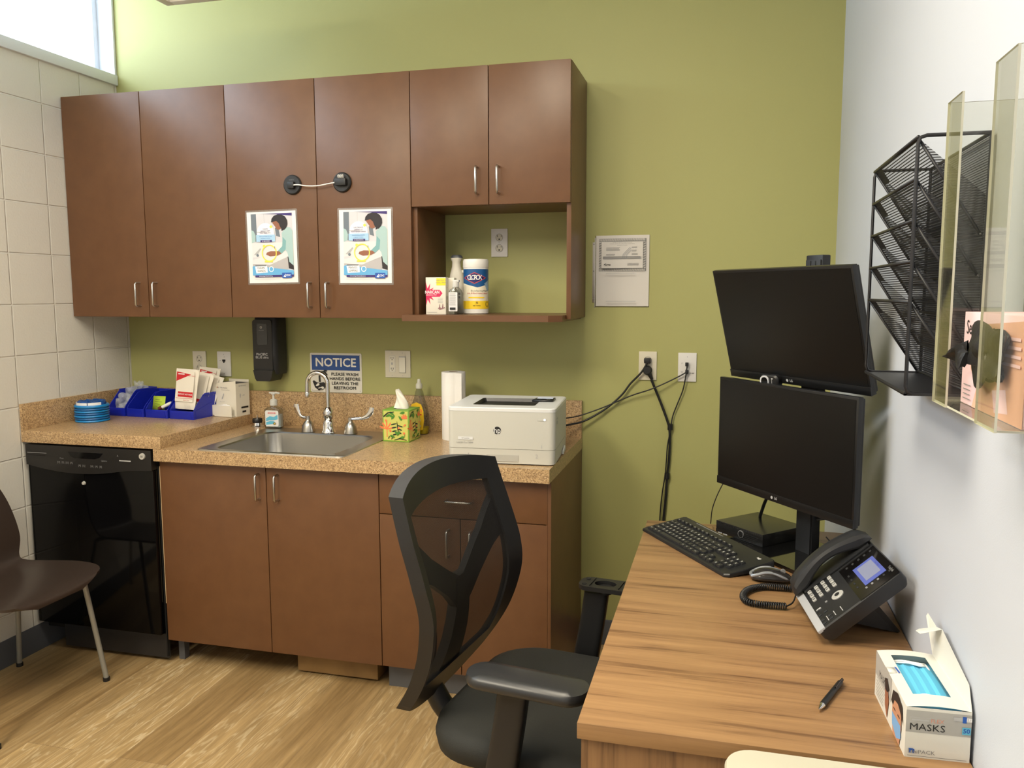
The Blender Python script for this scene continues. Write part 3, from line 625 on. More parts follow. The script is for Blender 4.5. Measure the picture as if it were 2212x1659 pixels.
MB().lathe([(.056, 0), (.066, .0008), (.069, .006), (.066, .012), (.056, .0125), (.054, .006), (.056, 0)], RB1, 40, cap=False).build('ring', t)
b = MB(); NR = 48; R_ = []
for rad_, z in ((.053, .004), (.055, .018), (.052, .026), (.044, .0285), (.034, .022), (.020, .026), (.006, .020)):
    R_.append([((rad_+.004*sin(7*a+z*300)+.003*sin(13*a))*cos(a), (rad_+.004*sin(7*a+z*300)+.003*cos(11*a))*sin(a), z+.0022*sin(9*a+rad_*200)) for a in [2*pi*k/NR for k in range(NR)]])
b.loft(R_, mat('blue_film', (18, 74, 146), .3)); b.build('folded_film', t, sharp=80)
b = MB()
for a0, a1 in ((-2.5, -1.15), (-1.10, -.20), (-3.4, -2.55)):
    n = 12; out = []
    for k in range(n+1):
        a = a0+(a1-a0)*k/n; out.append([(r*cos(a), r*sin(a), z) for r, z in ((.0585, .012), (.0600, .012), (.0600, .0235), (.0585, .0235))])
    b.loft(out, PAPER)
b.build('white_band', t)

def bin_(w, d, h, loc, rz, label):
    b = MB(); T = .003; lip = .036
    side = [(0, 0), (d, 0), (d, h), (.085, h), (.066, h-.006), (.012, lip+.016), (0, lip)]
    for sx in (-w/2, w/2-T): b.prism(side, sx, sx+T, BLUEBIN, 'yz')
    b.box(-w/2+T, w/2-T, 0, d, 0, T, BLUEBIN); b.box(-w/2+T, w/2-T, -.0005, T, 0, lip, BLUEBIN, .0008); b.box(-w/2+T, w/2-T, d-T, d, T, h, BLUEBIN)
    for sx in (-w/2-.0025, w/2): b.box(sx, sx+.0025, .07, d-.004, h-.010, h, BLUEBIN, .0008); 
    for sx in (-w/2-.001, w/2): b.prism([(.010, .004), (d-.01, .004), (d-.01, h*.55), (.10, h*.55), (.012, lip)], sx, sx+.001, BLUEBIN, 'yz')
    b.prism([(-w/2+.012, .005), (w/2-.012, .005), (w/2-.014, lip-.006), (-w/2+.014, lip-.006)], -.0018, -.0005, BLUEBIN, 'xz')
    return tag(b.build('storage_bin', None, loc, rz), label, 'bin', 'blue hopper bins on the raised counter')
RZB = rad(-4)
bins = []
for (bx, by, w, h, lb) in ((.098, -.227, .092, .112, 'blue bin in the corner, mostly behind the ring stack'), (.200, -.232, .094, .104, 'nearly empty narrow blue bin between clear packets and the green note'),
                        (.316, -.240, .120, .106, 'blue bin holding the green sticky note and capped tubes'), (.449, -.248, .126, .108, 'blue bin at the right end holding white heat packs')):
    bins.append(bin_(w, .2015, h, (bx, by, ZC), RZB, lb))
def crumple(r, sx, sy, sz, seed, m, k=.35, det=3):
    bm = bmesh.new(); bmesh.ops.create_icosphere(bm, subdivisions=det, radius=1); rnd = random.Random(seed)
    ph = [(rnd.uniform(-4, 4), rnd.uniform(-4, 4), rnd.uniform(-4, 4), rnd.uniform(0, 6)) for _ in range(7)]
    b = MB(); b.bm = bm
    for v in bm.verts:
        d = sum(sin(a*v.co.x*1.6+bb*v.co.y*1.6+c_*v.co.z*1.6+p_) for a, bb, c_, p_ in ph)/7
        v.co *= 1+k*d; v.co.x *= sx; v.co.y *= sy; v.co.z *= sz
    zmin = min(v.co.z for v in bm.verts)
    for v in bm.verts: v.co.z -= zmin
    for f in bm.faces: f.smooth = True; f.material_index = b.mi(m)
    return b
for i, (x, y, z, sx, sy, sz, lb) in enumerate(((.100, -.180, .012, .030, .034, .036, 'clear plastic packet at the front of the corner bin'), (.102, -.132, .034, .028, .030, .036, 'clear plastic packet in the middle of the corner bin'), (.104, -.080, .050, .026, .030, .036, 'clear plastic packet rising at the back of the corner bin'))):
    tag(crumple(1, sx, sy, sz, 3+i, FILM, .95, 4).build('plastic_packet', None, (x, y, ZC+z), sharp=28), lb, 'packet', 'clear packets in the corner bin')
b = MB(); b.box(-.033, .033, -.0004, .0004, 0, .062, mat('note_green', (178, 206, 60), .6)); p = Print(b, (-.033, -.0005, .062), (.066, 0, 0), (0, 0, -.062))
for i, u in enumerate((.55, .75, .6, .4)):
    p.poly([(.15, .25+i*.16), (.2, .22+i*.16), (u, .25+i*.16), (u, .28+i*.16), (.2, .26+i*.16)], mat('note_pencil', (110, 130, 50), .6))
o = b.build('sticky_note', None, (.298, -.205, ZC+.030)); o.rotation_euler = (rad(-12), 0, RZB); tag(o, 'yellow-green sticky note standing in a blue bin', 'note')
def vial(loc, rot, label):
    t = thing('sample_tube', label, 'tube', loc, 0, 'capped tubes in the blue bin'); t.rotation_euler = rot
    MB().tube([(0, 0, 0), (0, 0, .052)], .0075, WHT, 18).build('tube_body', t)
    MB().tube([(0, 0, -.012), (0, 0, -.010), (0, 0, .006)], [.006, .0085, .0085], mat('cap_maroon', (92, 36, 26), .35), 18).build('cap', t)
vial((.322, -.218, ZC+.042), (rad(-25), rad(62), rad(-10)), 'white tube with a maroon cap leaning up to the right')
vial((.334, -.196, ZC+.022), (rad(-30), rad(58), rad(0)), 'lower white tube lying under the leaning one')
HP = mat('heat_pack', (236, 230, 216), .45)
def pack(loc, w, h, rot, label, full=True, th=.014):
    t = thing('heat_pack', label, 'packet', loc, 0, 'white heat packs in the blue bin'); t.rotation_euler = rot
    b = MB(); R_ = []; n = 14
    for k in range(n+1):
        v = k/n; e = min(1, min(v, 1-v)*6); tk = th*(.12+.88*math.sqrt(max(0, e*(2-e))))*(.75+.25*(1-v)); wv = w*(1-.16*(1-v)*(1 if v < .9 else .9))
        R_.append([((j/8-.5)*wv, -tk/2*max(.04, sin(pi*j/8))-.002*sin(3*v*pi+j), v*h) for j in range(9)]+[((j/8-.5)*wv, tk/2*max(.04, sin(pi*j/8)), v*h) for j in range(8, -1, -1)])
    b.loft(R_, HP); b.build('pouch', t, sharp=60)
    b = MB(); p = Print(b, (-w*.42, -th/2-.0030, h*.96), (w*.80, 0, 0), (0, 0, -h*.92), .0001)
    p.rect(.02, .03, .98, .84, HP)
    if full:
        p.poly([(.02, .04), (.80, .10), (.02, .30)], RED); p.rect(.10, .085, .44, .115, PAPER); p.text('HOT PACK', .84, .14, .035, RED)
        p.rect(.16, .575, .96, .715, RED); p.text('INSTANT HOT PACK', .56, .645, .040, PAPER, bold=.02, sx=.9); p.rect(.06, .745, .97, .755, RED); p.text('6 in x 9 in', .62, .80, .035, RED)
    else:
        p.rect(.5, .72, .98, .80, RED)
    b.build('printed_label', t)
pack((.444, -.2175, ZC+.040), .122, .176, (rad(-8), rad(2), RZB), 'front white heat pack with red triangle, facing the room')
pack((.456, -.165, ZC+.030), .12, .170, (rad(-14), rad(7), RZB), 'second white heat pack just behind the front one', False)
pack((.462, -.125, ZC+.024), .12, .165, (rad(-16), rad(12), RZB), 'rear white heat pack leaning right in the bin', False)
pack((.446, -.070, ZC+.060), .115, .150, (rad(-10), rad(4), RZB), 'tallest white packet at the back of the bin, before the jack plate', True, .010)

# small white carton dispenser
t = thing('dispenser_carton', 'white carton with open dispensing tray at the end of the raised counter', 'box', (.588, -.074, ZC), rad(-9))
CART = mat('carton_white', (232, 226, 210), .5); w, d, h = .114, .085, .158
b = MB(); b.box(-w/2, w/2, -d/2, d/2, .0, h-.012, CART); b.box(-w/2, w/2, d/2-.001, d/2, h-.012, h, CART)
b.prism([(-w/2, h-.012), (w/2, h-.012), (w/2, h)], -d/2, -d/2+.001, CART, 'xz'); b.poly([(-w/2, -d/2, h-.0119), (w/2, -d/2, h-.0119), (w/2, d/2, h-.0119), (-w/2, d/2, h-.0119)], mat('carton_inside', (60, 56, 66), .6))
p = Print(b, (-w/2, -d/2-.0002, h), (w, 0, 0), (0, 0, -h)); ORG = mat('orange_ink', (206, 110, 60), .5)
p.rect(.06, .18, .10, .21, ORG); p.text('BD', .15, .20, .035, GREYINK); p.text('Microtainer', .42, .20, .04, GREYINK); p.text('Contact-Activated Lancet', .5, .26, .022, GREYINK); p.poly([(.30, .50), (.40, .36), (.43, .37), (.36, .50), (.31, .54)], LGREY); p.text('30 G x 1.5 mm', .32, .60, .022, GREYINK)
p = Print(b, (w/2+.0002, -d/2, h), (0, d, 0), (0, 0, -h)); p.text('BD Microtainer', .5, .15, .035, GREYINK); p.leaf(.30, .50, .26, .08, 1.5, LGREY); p.text('x200', .55, .42, .03, GREYINK); p.rect(.35, .74, .88, .79, INK); p.rect(.42, .86, .70, .91, INK)
b.build('carton', t)
b = MB(); b.prism([(-w/2, .010), (-w/2-.0, .05), (w/2-.004, .05), (w/2-.004, .002), (-w/2+.012, .002)], -d/2-.026, -d/2-.0255, CART, 'xz'); b.box(-w/2+.012, w/2-.004, -d/2-.026, -d/2-.0006, .001, .002, CART)
b.prism([(-d/2-.026, .002), (-d/2-.0006, .002), (-d/2-.0006, .05), (-d/2-.026, .05)], -w/2, -w/2+.001, CART, 'yz'); b.build('dispensing_tray', t)
b = crumple(1, .040, .0105, .022, 11, PAPER, .6); b.build('lancet_wrappers', t, (0, -d/2-.0135, .004), sharp=20)

# ================================================================== things by the sink and on the lower counter
t = thing('hand_sanitizer', 'clear pump bottle of hand sanitizer on the sink edge', 'bottle', (.815, -.112, .8826), rad(4))
b = MB(); b.loft([rr(.076, .040, .010, z, 5) for z in (0, .003, .070, .080)]+[rr(.060, .036, .014, .088, 5), rr(.026, .026, .0128, .093, 5), rr(.024, .024, .0118, .100, 5)], CLEARPL); b.build('bottle', t, sharp=50)
b = MB(); b.loft([rr(.070, .034, .008, z, 5) for z in (.003, .058)], mat('sanitizer_gel', (206, 214, 214), .2)); b.build('gel', t)
b = MB(); b.prism(rr2(.062, .070, .008, 0, .042), -.0212, -.0207, mat('sanitizer_label', (222, 222, 220), .4), 'xz'); p = Print(b, (-.031, -.0213, .077), (.062, 0, 0), (0, 0, -.070))
LB = mat('label_blue', (96, 178, 208), .4); p.poly([(.06, .50), (.35, .36), (.65, .40), (.94, .26), (.94, .55), (.6, .62), (.3, .62), (.06, .70)], LB); p.poly([(.06, .74), (.4, .66), (.7, .68), (.7, .82), (.06, .92)], LB); p.rect(.22, .12, .78, .21, RED); p.rect(.26, .145, .74, .185, mat('sanitizer_label', (222, 222, 220))); p.disc(.70, .82, .10, INK); p.disc(.70, .82, .07, mat('label_gold', (180, 160, 80), .4)); b.build('label', t)
b = MB(); PW = mat('pump_white', (205, 205, 198), .35); b.lathe([(.0155, .097), (.0165, .100), (.0160, .120), (.011, .124), (.0045, .126), (.0045, .144), (.010, .146), (.010, .150), (.0045, .152)], PW, 24); b.tube([(0, 0, .150), (.012, 0, .153), (.030, 0, .150)], [.0055, .0045, .0032], PW); b.box(-.018, .008, -.006, .006, .149, .156, PW, .002); b.build('pump', t)

t = thing('tissue_box', 'green floral tissue box with one tissue pulled up', 'tissue box', (1.463, -.232, ZL), rad(-2)); w = .113; h = .128
TG = mat('tissue_green', (126, 168, 62), .45); TY = mat('tissue_yellow', (204, 202, 104), .45); LG = mat('leaf_green', (72, 132, 44), .45); LD = mat('leaf_dark', (18, 40, 30), .45); CO = mat('coral', (238, 122, 74), .45)
b = MB(); b.box(-w/2, w/2, -w/2, w/2, 0, h, TG, .0012)
def floral(p, sd):
    rnd = random.Random(sd); p.rect(.04, .04, .96, .96, TY)
    def spray(u, v, ln, m, n=7, a0=.3, a1=2.8, wd=.05, side=0):
        for k in range(n): p.leaf(u+side*k*.0, v, ln*(.7+.3*sin(pi*k/(n-1))), wd, a0+(a1-a0)*k/(n-1), m)
    for a in (2.2, 1.6, 1.0, .3, 2.8): p.leaf(.16, .62, .30, .07, a, CO)
    p.rect(.15, .55, .18, .86, CO)
    for k in range(7): p.leaf(.55, .42+k*.055, .24-.012*k, .06, -.25 if k % 2 else -2.9, LD)
    p.leaf(.55, .34, .45, .05, -1.45, LD)
    for a, u, v in ((.4, .12, .22), (2.6, .45, .16), (.9, .34, .30), (-.5, .22, .14), (-.9, .62, .18), (.2, .66, .10)): p.leaf(u, v, .20, .10, a, LG)
    spray(.84, .26, .17, CO, 6, .2, 3.0, .05)
    p.poly([(.04, .20), (.20, .08), (.45, .05), (.45, .07), (.22, .11), (.05, .24)], LD)
    for u, v in ((.30, .66), (.82, .72), (.14, .34), (.62, .56)): p.disc(u, v, .04, CO, n=14)
    for a, u, v in ((.9, .55, .80), (2.2, .60, .80), (.3, .64, .88), (2.8, .48, .86)): p.leaf(u, v, .20, .10, a, LG)
    p.poly([(.45, .93), (.65, .87), (.92, .92), (.92, .94), (.65, .90), (.45, .95)], LD); p.leaf(.2, .92, .14, .03, 1.0, LD); p.leaf(.32, .93, .12, .03, .8, LD); p.leaf(.84, .84, .10, .02, 1.4, LD)
    p.leaf(.80, .50, .12, .06, .7, CO)
for org, U, sd in (((-w/2, -w/2-.0001, h), (w, 0, 0), 1), ((w/2+.0001, -w/2, h), (0, w, 0), 2), ((-w/2-.0001, w/2, h), (0, -w, 0), 3)): floral(Print(b, org, U, (0, 0, -h), .00008), sd)
p = Print(b, (-w/2, w/2, h+.0002), (w, 0, 0), (0, -w, 0), .0002); p.disc(.5, .5, .26, DARK)
b.build('carton', t)
b = MB(); TIS = mat('tissue_white', (240, 236, 224), .8); R_ = []
for k in range(12):
    v = k/11; z = h-.002+v*.076; wv = .046*(1-v)**.7+.004; cx = -.012*v+.006*sin(v*4)
    R_.append([(cx+wv*(1+.0)*cos(a)*.62, (.010+.012*(1-v))*sin(a)+.004*sin(3*a+v*6), z+.004*sin(2*a)) for a in [2*pi*i/20 for i in range(20)]])
b.loft(R_, TIS); b.build('tissue', t, sharp=70)

t = thing('dish_soap', 'clear dish soap bottle with a yellow label behind the tissue box', 'bottle', (1.484, -.085, ZL), rad(-6))
b = MB(); b.loft([rr(w_, d_, .02, z, 6) for z, w_, d_ in ((0, .070, .042), (.004, .078, .048), (.03, .083, .052), (.09, .080, .050), (.125, .066, .044), (.150, .046, .036), (.178, .034, .030), (.186, .026, .026), (.200, .024, .024))], CLEARPL); b.build('bottle', t, sharp=50)
b = MB(); b.loft([rr(w_, d_, .018, z, 6) for z, w_, d_ in ((.003, .070, .042), (.016, .076, .046), (.030, .078, .047))], mat('yellow_soap', (206, 180, 30), .2)); b.build('soap', t)
b = MB(); LY = mat('soap_label_yellow', (236, 190, 40), .4); b.prism([(x*1.0, z) for x, z in ((-.030, .025), (-.034, .06), (-.032, .10), (-.022, .128), (0, .136), (.022, .128), (.032, .10), (.034, .06), (.028, .022), (0, .014))], -.0275, -.0270, LY, 'xz')
p = Print(b, (-.034, -.0276, .136), (.068, 0, 0), (0, 0, -.120)); p.text('Gain', .5, .27, .17, CO, bold=.03); p.rect(.15, .40, .85, .44, RED); p.disc(.62, .62, .15, mat('soap_label_pale', (240, 226, 190), .4)); p.rect(.3, .80, .8, .84, PAPER); b.build('label', t)
MB().lathe([(.0135, .192), (.0140, .194), (.0140, .208), (.012, .212), (.0085, .216), (.0075, .228), (.006, .232)], mat('soap_cap', (206, 204, 190), .35), 22).build('cap', t)

t = thing('paper_towel_roll', 'white paper towel roll standing upright beside the printer', 'paper towels', (1.664, -.168, ZL))
b = MB(); PT = mat('paper_towel', (232, 230, 226), .9, bump=(260, .5, .0015)); b.lathe([(.019, 0), (.0475, 0), (.0485, .003), (.0485, .271), (.0475, .274), (.019, .274), (.019, 0)], PT, 44, cap=False); b.box(.02, .0500, -.0488, -.0480, .002, .272, PT); b.build('roll', t)
MB().lathe([(.0188, .001), (.0188, .2735), (.0176, .2735), (.0176, .001), (.0188, .001)], mat('cardboard', (150, 122, 86), .8), 24, cap=False).build('core', t)

# ------------------------------------------------------------------ printer
t = thing('printer', 'white laser printer on the lower counter', 'printer', (1.969, -.435, ZL), rad(4.3))
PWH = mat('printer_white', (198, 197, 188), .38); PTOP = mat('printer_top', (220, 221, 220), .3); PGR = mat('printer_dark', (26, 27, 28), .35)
w, d, h = .376, .345, .198
b = MB(); b.loft([rr(w-.004, d-.004, .020, z, 6) for z in (.004, .006)]+[rr(w, d, .022, z, 6) for z in (.054,)], PWH)
b.box(-.05, .062, -d/2-.0004, -d/2+.0002, .012, .034, mat('recess', (176, 174, 166), .5)); b.box(-.115, -.1135, -d/2-.0006, -d/2, .020, .038, GREYINK)
b.text('2', LGREY, .02, (.125, -d/2-.0005, .032)); b.build('paper_tray', t)
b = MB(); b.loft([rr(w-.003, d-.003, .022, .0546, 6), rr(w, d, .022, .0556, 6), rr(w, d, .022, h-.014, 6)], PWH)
p = Print(b, (-w/2, -d/2-.0003, h), (w, 0, 0), (0, 0, -h))
p.disc(.468, .40, .036, INK, n=36); p.text('hp', .468, .40, .105, PTOP, bold=.01, sx=.9)
p.rect(.84, .175, .92, .215, LGREY); p.rect(.842, .178, .918, .212, PWH); p.disc(.905, .195, .010, mat('led_white', (255, 255, 255), emit=1.5), n=14); p.rect(.10, .52, .24, .575, PTOP); p.text('HP LaserJet', .17, .548, .022, GREYINK); p.text('LaserJet Pro M404n', .165, .62, .028, GREYINK); p.text('1', .875, .66, .06, LGREY)
p = Print(b, (w/2+.0003, -d/2, h), (0, d, 0), (0, 0, -h)); p.rect(.10, .19, .20, .21, LGREY); p.rect(.18, .19, .20, .30, LGREY); p.rect(.10, .24, .16, .30, LGREY); b.build('body', t)
b = MB(); H0 = h-.0135
out = rr(w+.001, d+.001, .022, 0, 6); x0_, x1_, y0_, y1_ = -.115, .108, -.105, .085   # top with a sunken output bay
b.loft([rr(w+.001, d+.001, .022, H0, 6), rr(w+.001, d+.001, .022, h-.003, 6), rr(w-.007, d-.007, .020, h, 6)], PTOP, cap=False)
outer = [b.v(q) for q in rr(w-.007, d-.007, .020, h, 6)]; inner = [b.v(q) for q in rr(x1_-x0_, y1_-y0_, .012, h, 6, (x0_+x1_)/2, (y0_+y1_)/2)]
for i in range(len(outer)): j = (i+1) % len(outer); b.face([outer[i], outer[j], inner[j], inner[i]], PTOP)
b.build('top_cover', t)
b = MB(); cxm, cym = (x0_+x1_)/2, (y0_+y1_)/2
b.loft([rr(x1_-x0_, y1_-y0_, .012, h-.0004, 6, cxm, cym), rr(x1_-x0_-.010, y1_-y0_-.01, .012, h-.012, 6, cxm, cym)], PGR, cap=False)
bt = rr(x1_-x0_-.010, y1_-y0_-.01, .012, 0, 6, cxm, cym); b.face([b.v((q[0], q[1], h-.012)) for q in bt], PGR)
b.box(-.075, .055, -.098, -.080, h-.0115, h-.0075, mat('tray_stop', (120, 114, 104), .45), .001); b.build('output_bay', t)
b = MB(); b.prism([(.082, -.005), (.150, -.005), (.158, .004), (.158, .075), (.092, .075)], h+.0002, h+.007, PGR, 'xy'); p = Print(b, (.082, .075, h+.0071), (.076, 0, 0), (0, -.08, 0)); p.rect(.15, .08, .92, .45, mat('lcd_lit', (214, 222, 236), .3, emit=.5)); p.disc(.75, .72, .10, GREYINK, n=16); p.disc(.75, .72, .05, PGR, n=12); p.rect(.3, .66, .42, .74, GREYINK); b.build('control_panel', t)
MB().prism([(.03, .004), (.09, .012), (.09, .026), (.078, .026), (.03, .012)], w/2+.0002, w/2+.006, PTOP, 'yz').build('side_latch', t)

# ================================================================== in the open niche (shelf top z = 1.3845)
ZS = 1.3849
def carton(loc, rz, w, d, h, label, face=True):
    t = thing('medicine_box', label, 'box', loc, rz, 'nasal spray cartons in the niche')
    b = MB(); b.box(-w/2, w/2, -d/2, d/2, 0, h, CART, .0006); MAG = mat('magenta', (214, 34, 92), .45); p = Print(b, (-w/2, -d/2-.0001, h), (w, 0, 0), (0, 0, -h), .0001)
    if face:
        star = []; n = 22
        for k in range(n): a = 2*pi*k/n; r_ = .42 if k % 2 == 0 else .20; star.append((.06+r_*cos(a)*.95, .45-r_*sin(a)*.75))
        star = [(max(0, u), v) for u, v in star]; p.poly(star, MAG); p.poly([(0, .34), (.70, .34), (.84, .43), (.70, .53), (0, .53)], MAG); p.text('NARCAN', .32, .405, .085, PAPER, bold=.03, sx=.85); p.text('naloxone HCl', .27, .475, .04, PAPER); p.rect(.54, .03, 1, .22, mat('tag_yellow', (244, 226, 40), .45)); p.text('EMERGENCY', .77, .09, .035, GREYINK); p.text('NASAL SPRAY', .77, .15, .035, GREYINK)
        p.lines(.60, .88, .56, .03, 5, LGREY, .008); p.poly([(.60, .84), (.66, .81), (.68, .73), (.71, .73), (.72, .81), (.80, .84), (.84, .72), (.87, .72), (.88, .82), (.95, .80), (.95, .83), (.70, .88)], mat('print_pinkgrey', (150, 110, 110), .5)); p.lines(.05, .6, .94, .03, 1, LGREY, .008)
    p = Print(b, (w/2+.0001, -d/2, h), (0, d, 0), (0, 0, -h), .0001); p.leaf(.5, .62, .5, .30, 1.57, GREYINK); p.leaf(.5, .3, .12, .2, 1.57, MAG); p.lines(.25, .8, .70, .04, 5, LGREY, .01)
    b.build('carton', t); return t
carton((1.642, -.288, ZS), rad(3), .079, .035, .141, 'front white and magenta nasal spray carton on the shelf')
carton((1.662, -.246, ZS), rad(3), .079, .035, .139, 'nasal spray carton mostly hidden behind the front carton', False)
b = MB(); t = thing('sanitizer_bottle', 'small clear flip-top sanitizer bottle in front of the wipes canister', 'bottle', (1.722, -.300, ZS), rad(6))
b.loft([rr(w_, d_, .012, z, 6) for z, w_, d_ in ((0, .050, .026), (.004, .056, .030), (.080, .058, .030), (.090, .050, .028), (.100, .028, .024), (.106, .022, .022))], CLEARPL); b.build('bottle', t, sharp=50)
MB().lathe([(.0125, .104), (.0130, .106), (.0125, .126), (.010, .129)], mat('cap_frost', (214, 214, 210), .3), 22).box(-.010, .014, -.010, .010, .122, .130, mat('cap_frost', (214, 214, 210)), .002).build('cap', t)
b = MB(); b.prism(rr2(.034, .072, .003, -.008, .048), -.0158, -.0153, PAPER, 'xz'); p = Print(b, (-.025, -.0159, .084), (.034, 0, 0), (0, 0, -.072)); p.lines(.1, .9, .06, .055, 12, GREYINK, .012); p.rect(.15, .80, .8, .92, INK); p.rect(1.15, .05, 1.35, .14, INK); p.rect(1.15, .22, 1.35, .32, INK); p.rect(1.15, .75, 1.35, .85, INK); b.build('label', t)
t = thing('wipes_canister', 'disinfecting wipes canister with blue and yellow label', 'canister', (1.776, -.215, ZS), rad(34))
b = MB(); b.lathe([(.044, 0), (.048, .003), (.0485, .010), (.0485, .178)], WHT, 44); b.build('canister', t)
MB().lathe([(.049, .178), (.050, .181), (.0495, .204), (.047, .210), (.030, .2115), (.0, .2115)], WHT, 44, cap=False).build('lid', t)
def cyl_label(parent, R, a0, a1, z0, z1, shapes, name='label'):
    """shapes: list of (polygon in u,v) wrapped on a cylinder; dense outline so that it follows the curve"""
    b = MB()
    for li, (pts, m) in enumerate(shapes):
        us = sorted({round(q[0], 4) for q in pts}); n = 36; lo, hi = min(us), max(us)
        def span(u):
            vs = []
            for (ua, va), (ub, vb) in zip(pts, pts[1:]+pts[:1]):
                if (ua-u)*(ub-u) <= 0 and ua != ub: vs.append(va+(vb-va)*(u-ua)/(ub-ua))
            return (min(vs), max(vs)) if len(vs) > 1 else None
        prev = None
        for k in range(n+1):
            u = lo+(hi-lo)*k/n; u_ = min(max(u, lo+1e-5), hi-1e-5); s_ = span(u_)
            if not s_: prev = None; continue
            a = a0+(a1-a0)*u; r_ = R+.00012*(li+1); cur = [(r_*cos(a), r_*sin(a), z1+(z0-z1)*q) for q in s_]
            if prev: b.poly([prev[0], prev[1], cur[1], cur[0]], m)
            prev = cur
    return b
NB = mat('navy_blue', (24, 84, 142), .35); CY = mat('canister_yellow', (246, 208, 44), .4); CRED = mat('canister_red', (196, 74, 70), .4); CNAV = mat('canister_navy', (34, 36, 100), .4)
full = [(0, 0), (1, 0), (1, 1), (0, 1)]
A0, A1 = rad(-185), rad(-15)
b = cyl_label(t, .0487, A0, A1, .020, .172, [(full, mat('label_cream', (236, 228, 204), .4)), ([(0, .0), (1, .0), (1, .34), (.5, .46), (0, .34)], NB), ([(.70, .36), (1, .22), (1, .52), (.80, .55)], mat('label_paleblue', (150, 176, 196), .4)), ([(0, .80), (1, .80), (1, 1), (0, 1)], CY),
    ([(.08, .22), (.42, .08), (.76, .22), (.42, .37)], CRED), ([(.12, .22), (.42, .10), (.72, .22), (.42, .35)], CNAV), ([(.25, .70), (.68, .70), (.70, .715), (.68, .73), (.25, .73)], CY)])
def wraptext(b, s_, u, v, size, m, sp, R=.0500, bold=.02):
    n = len(s_)
    for i, ch in enumerate(s_):
        uu = u+(i-(n-1)/2)*sp; a = A0+(A1-A0)*uu; b.text(ch, m, size, (R*cos(a), R*sin(a), .172+(.020-.172)*v), (-sin(a), cos(a), 0), (0, 0, 1), 'CENTER', bold, .8)
wraptext(b, 'CLOROX', .42, .215, .026, PAPER, .062); wraptext(b, 'Disinfecting Wipes', .56, .545, .0085, INK, .026, bold=.01); wraptext(b, 'Kills 99.9% of Viruses & Bacteria', .52, .61, .0068, CRED, .018, bold=.01); wraptext(b, '75', .48, .85, .011, INK, .03); wraptext(b, 'WET WIPES', .48, .92, .006, INK, .022); 
a = A0+(A1-A0)*.80; b.tube([((.0489)*cos(a), .0489*sin(a), .038), (.0497*cos(a), .0497*sin(a), .038)], .0095, INK, 20); b.tube([((.0490)*cos(a), .0490*sin(a), .038), (.0499*cos(a), .0499*sin(a), .038)], .0078, CY, 20); b.build('label', t)
t = thing('spray_bottle', 'white spray bottle with dark top behind the cartons', 'bottle', (1.672, -.135, ZS), rad(5))
b = MB(); BT = mat('spray_white', (228, 224, 212), .4); b.loft([rr(w_, d_, .018, z, 6, cx_) for z, w_, d_, cx_ in ((0, .062, .045, .0), (.004, .068, .050, 0), (.11, .066, .048, 0), (.135, .060, .046, 0), (.160, .052, .042, 0), (.185, .036, .034, -.002), (.205, .034, .032, -.002), (.214, .044, .038, -.001), (.220, .048, .040, 0))], BT); b.build('bottle', t, sharp=50)
MB().loft([rr(w_, d_, .018, z, 6) for z, w_, d_ in ((.2202, .048, .040), (.226, .046, .038), (.232, .034, .030))], mat('spray_cap', (74, 78, 84), .4)).build('cap', t)
MB().box(.018, .040, -.008, .008, .160, .172, BT, .003).box(.018, .026, -.008, .008, .12, .165, BT, .003).build('trigger', t)

# ================================================================== desk
DX0, DX1, DY0, DY1, DZ = 2.491, 3.106, -1.968, -.675, .736
t = thing('desk', 'walnut laminate desk along the white wall', 'desk', ((DX0+DX1)/2, (DY0+DY1)/2, 0)); ox, oy = (DX0+DX1)/2, (DY0+DY1)/2
MB().box(DX0-ox, DX1-ox, DY0-oy, DY1-oy, DZ-.029, DZ, DESKW, .0015).build('desktop', t)
for y in (DY0+.010, DY1-.035): MB().box(DX0+.006-ox, DX1-.01-ox, y-oy, y+.025-oy, 0, DZ-.0292, DESKV, .001).build('end_panel', t)
MB().box(DX1-.12-ox, DX1-.10-ox, DY0+.036-oy, DY1-.036-oy, .25, DZ-.0292, DESKV).build('modesty_panel', t)

# ------------------------------------------------------------------ monitors on a dual stand
t = thing('monitor_stand', 'black dual monitor pole stand with a glossy base on the desk', 'monitor stand', (2.955, -.930, DZ), rad(-53.3))
b = MB(); b.box(-.031, .031, -.014, .014, .012, .828, BLACK, .004); b.box(-.027, .027, -.018, -.014, .012, .815, BLACK2, .001); b.build('pole', t)
for u in (-.008, .010): MB().box(u-.0012, u+.0012, -.0192, -.0180, .775, .812, DARK).build('slot', t)
GB = mat('glossy_base', (14, 14, 15), .04, coat=.6); b = MB(); b.prism(rr2(.345, .235, .012, -.014, -.024), .003, .012, GB, 'xy'); b.build('base_plate', t)
for u, v in ((-.17, -.13), (.14, -.13), (-.17, .08), (.14, .08)): MB().lathe([(.010, 0), (.010, .003)], BLACK, 14, (u, v, 0)).build('foot', t)
for z, tl in ((.319, 0), (.636, .02)): MB().box(-.045, .045, -.048-tl*.3, -.0185, z-.045, z+.045, BLACK, .004).build('mount_plate', t)
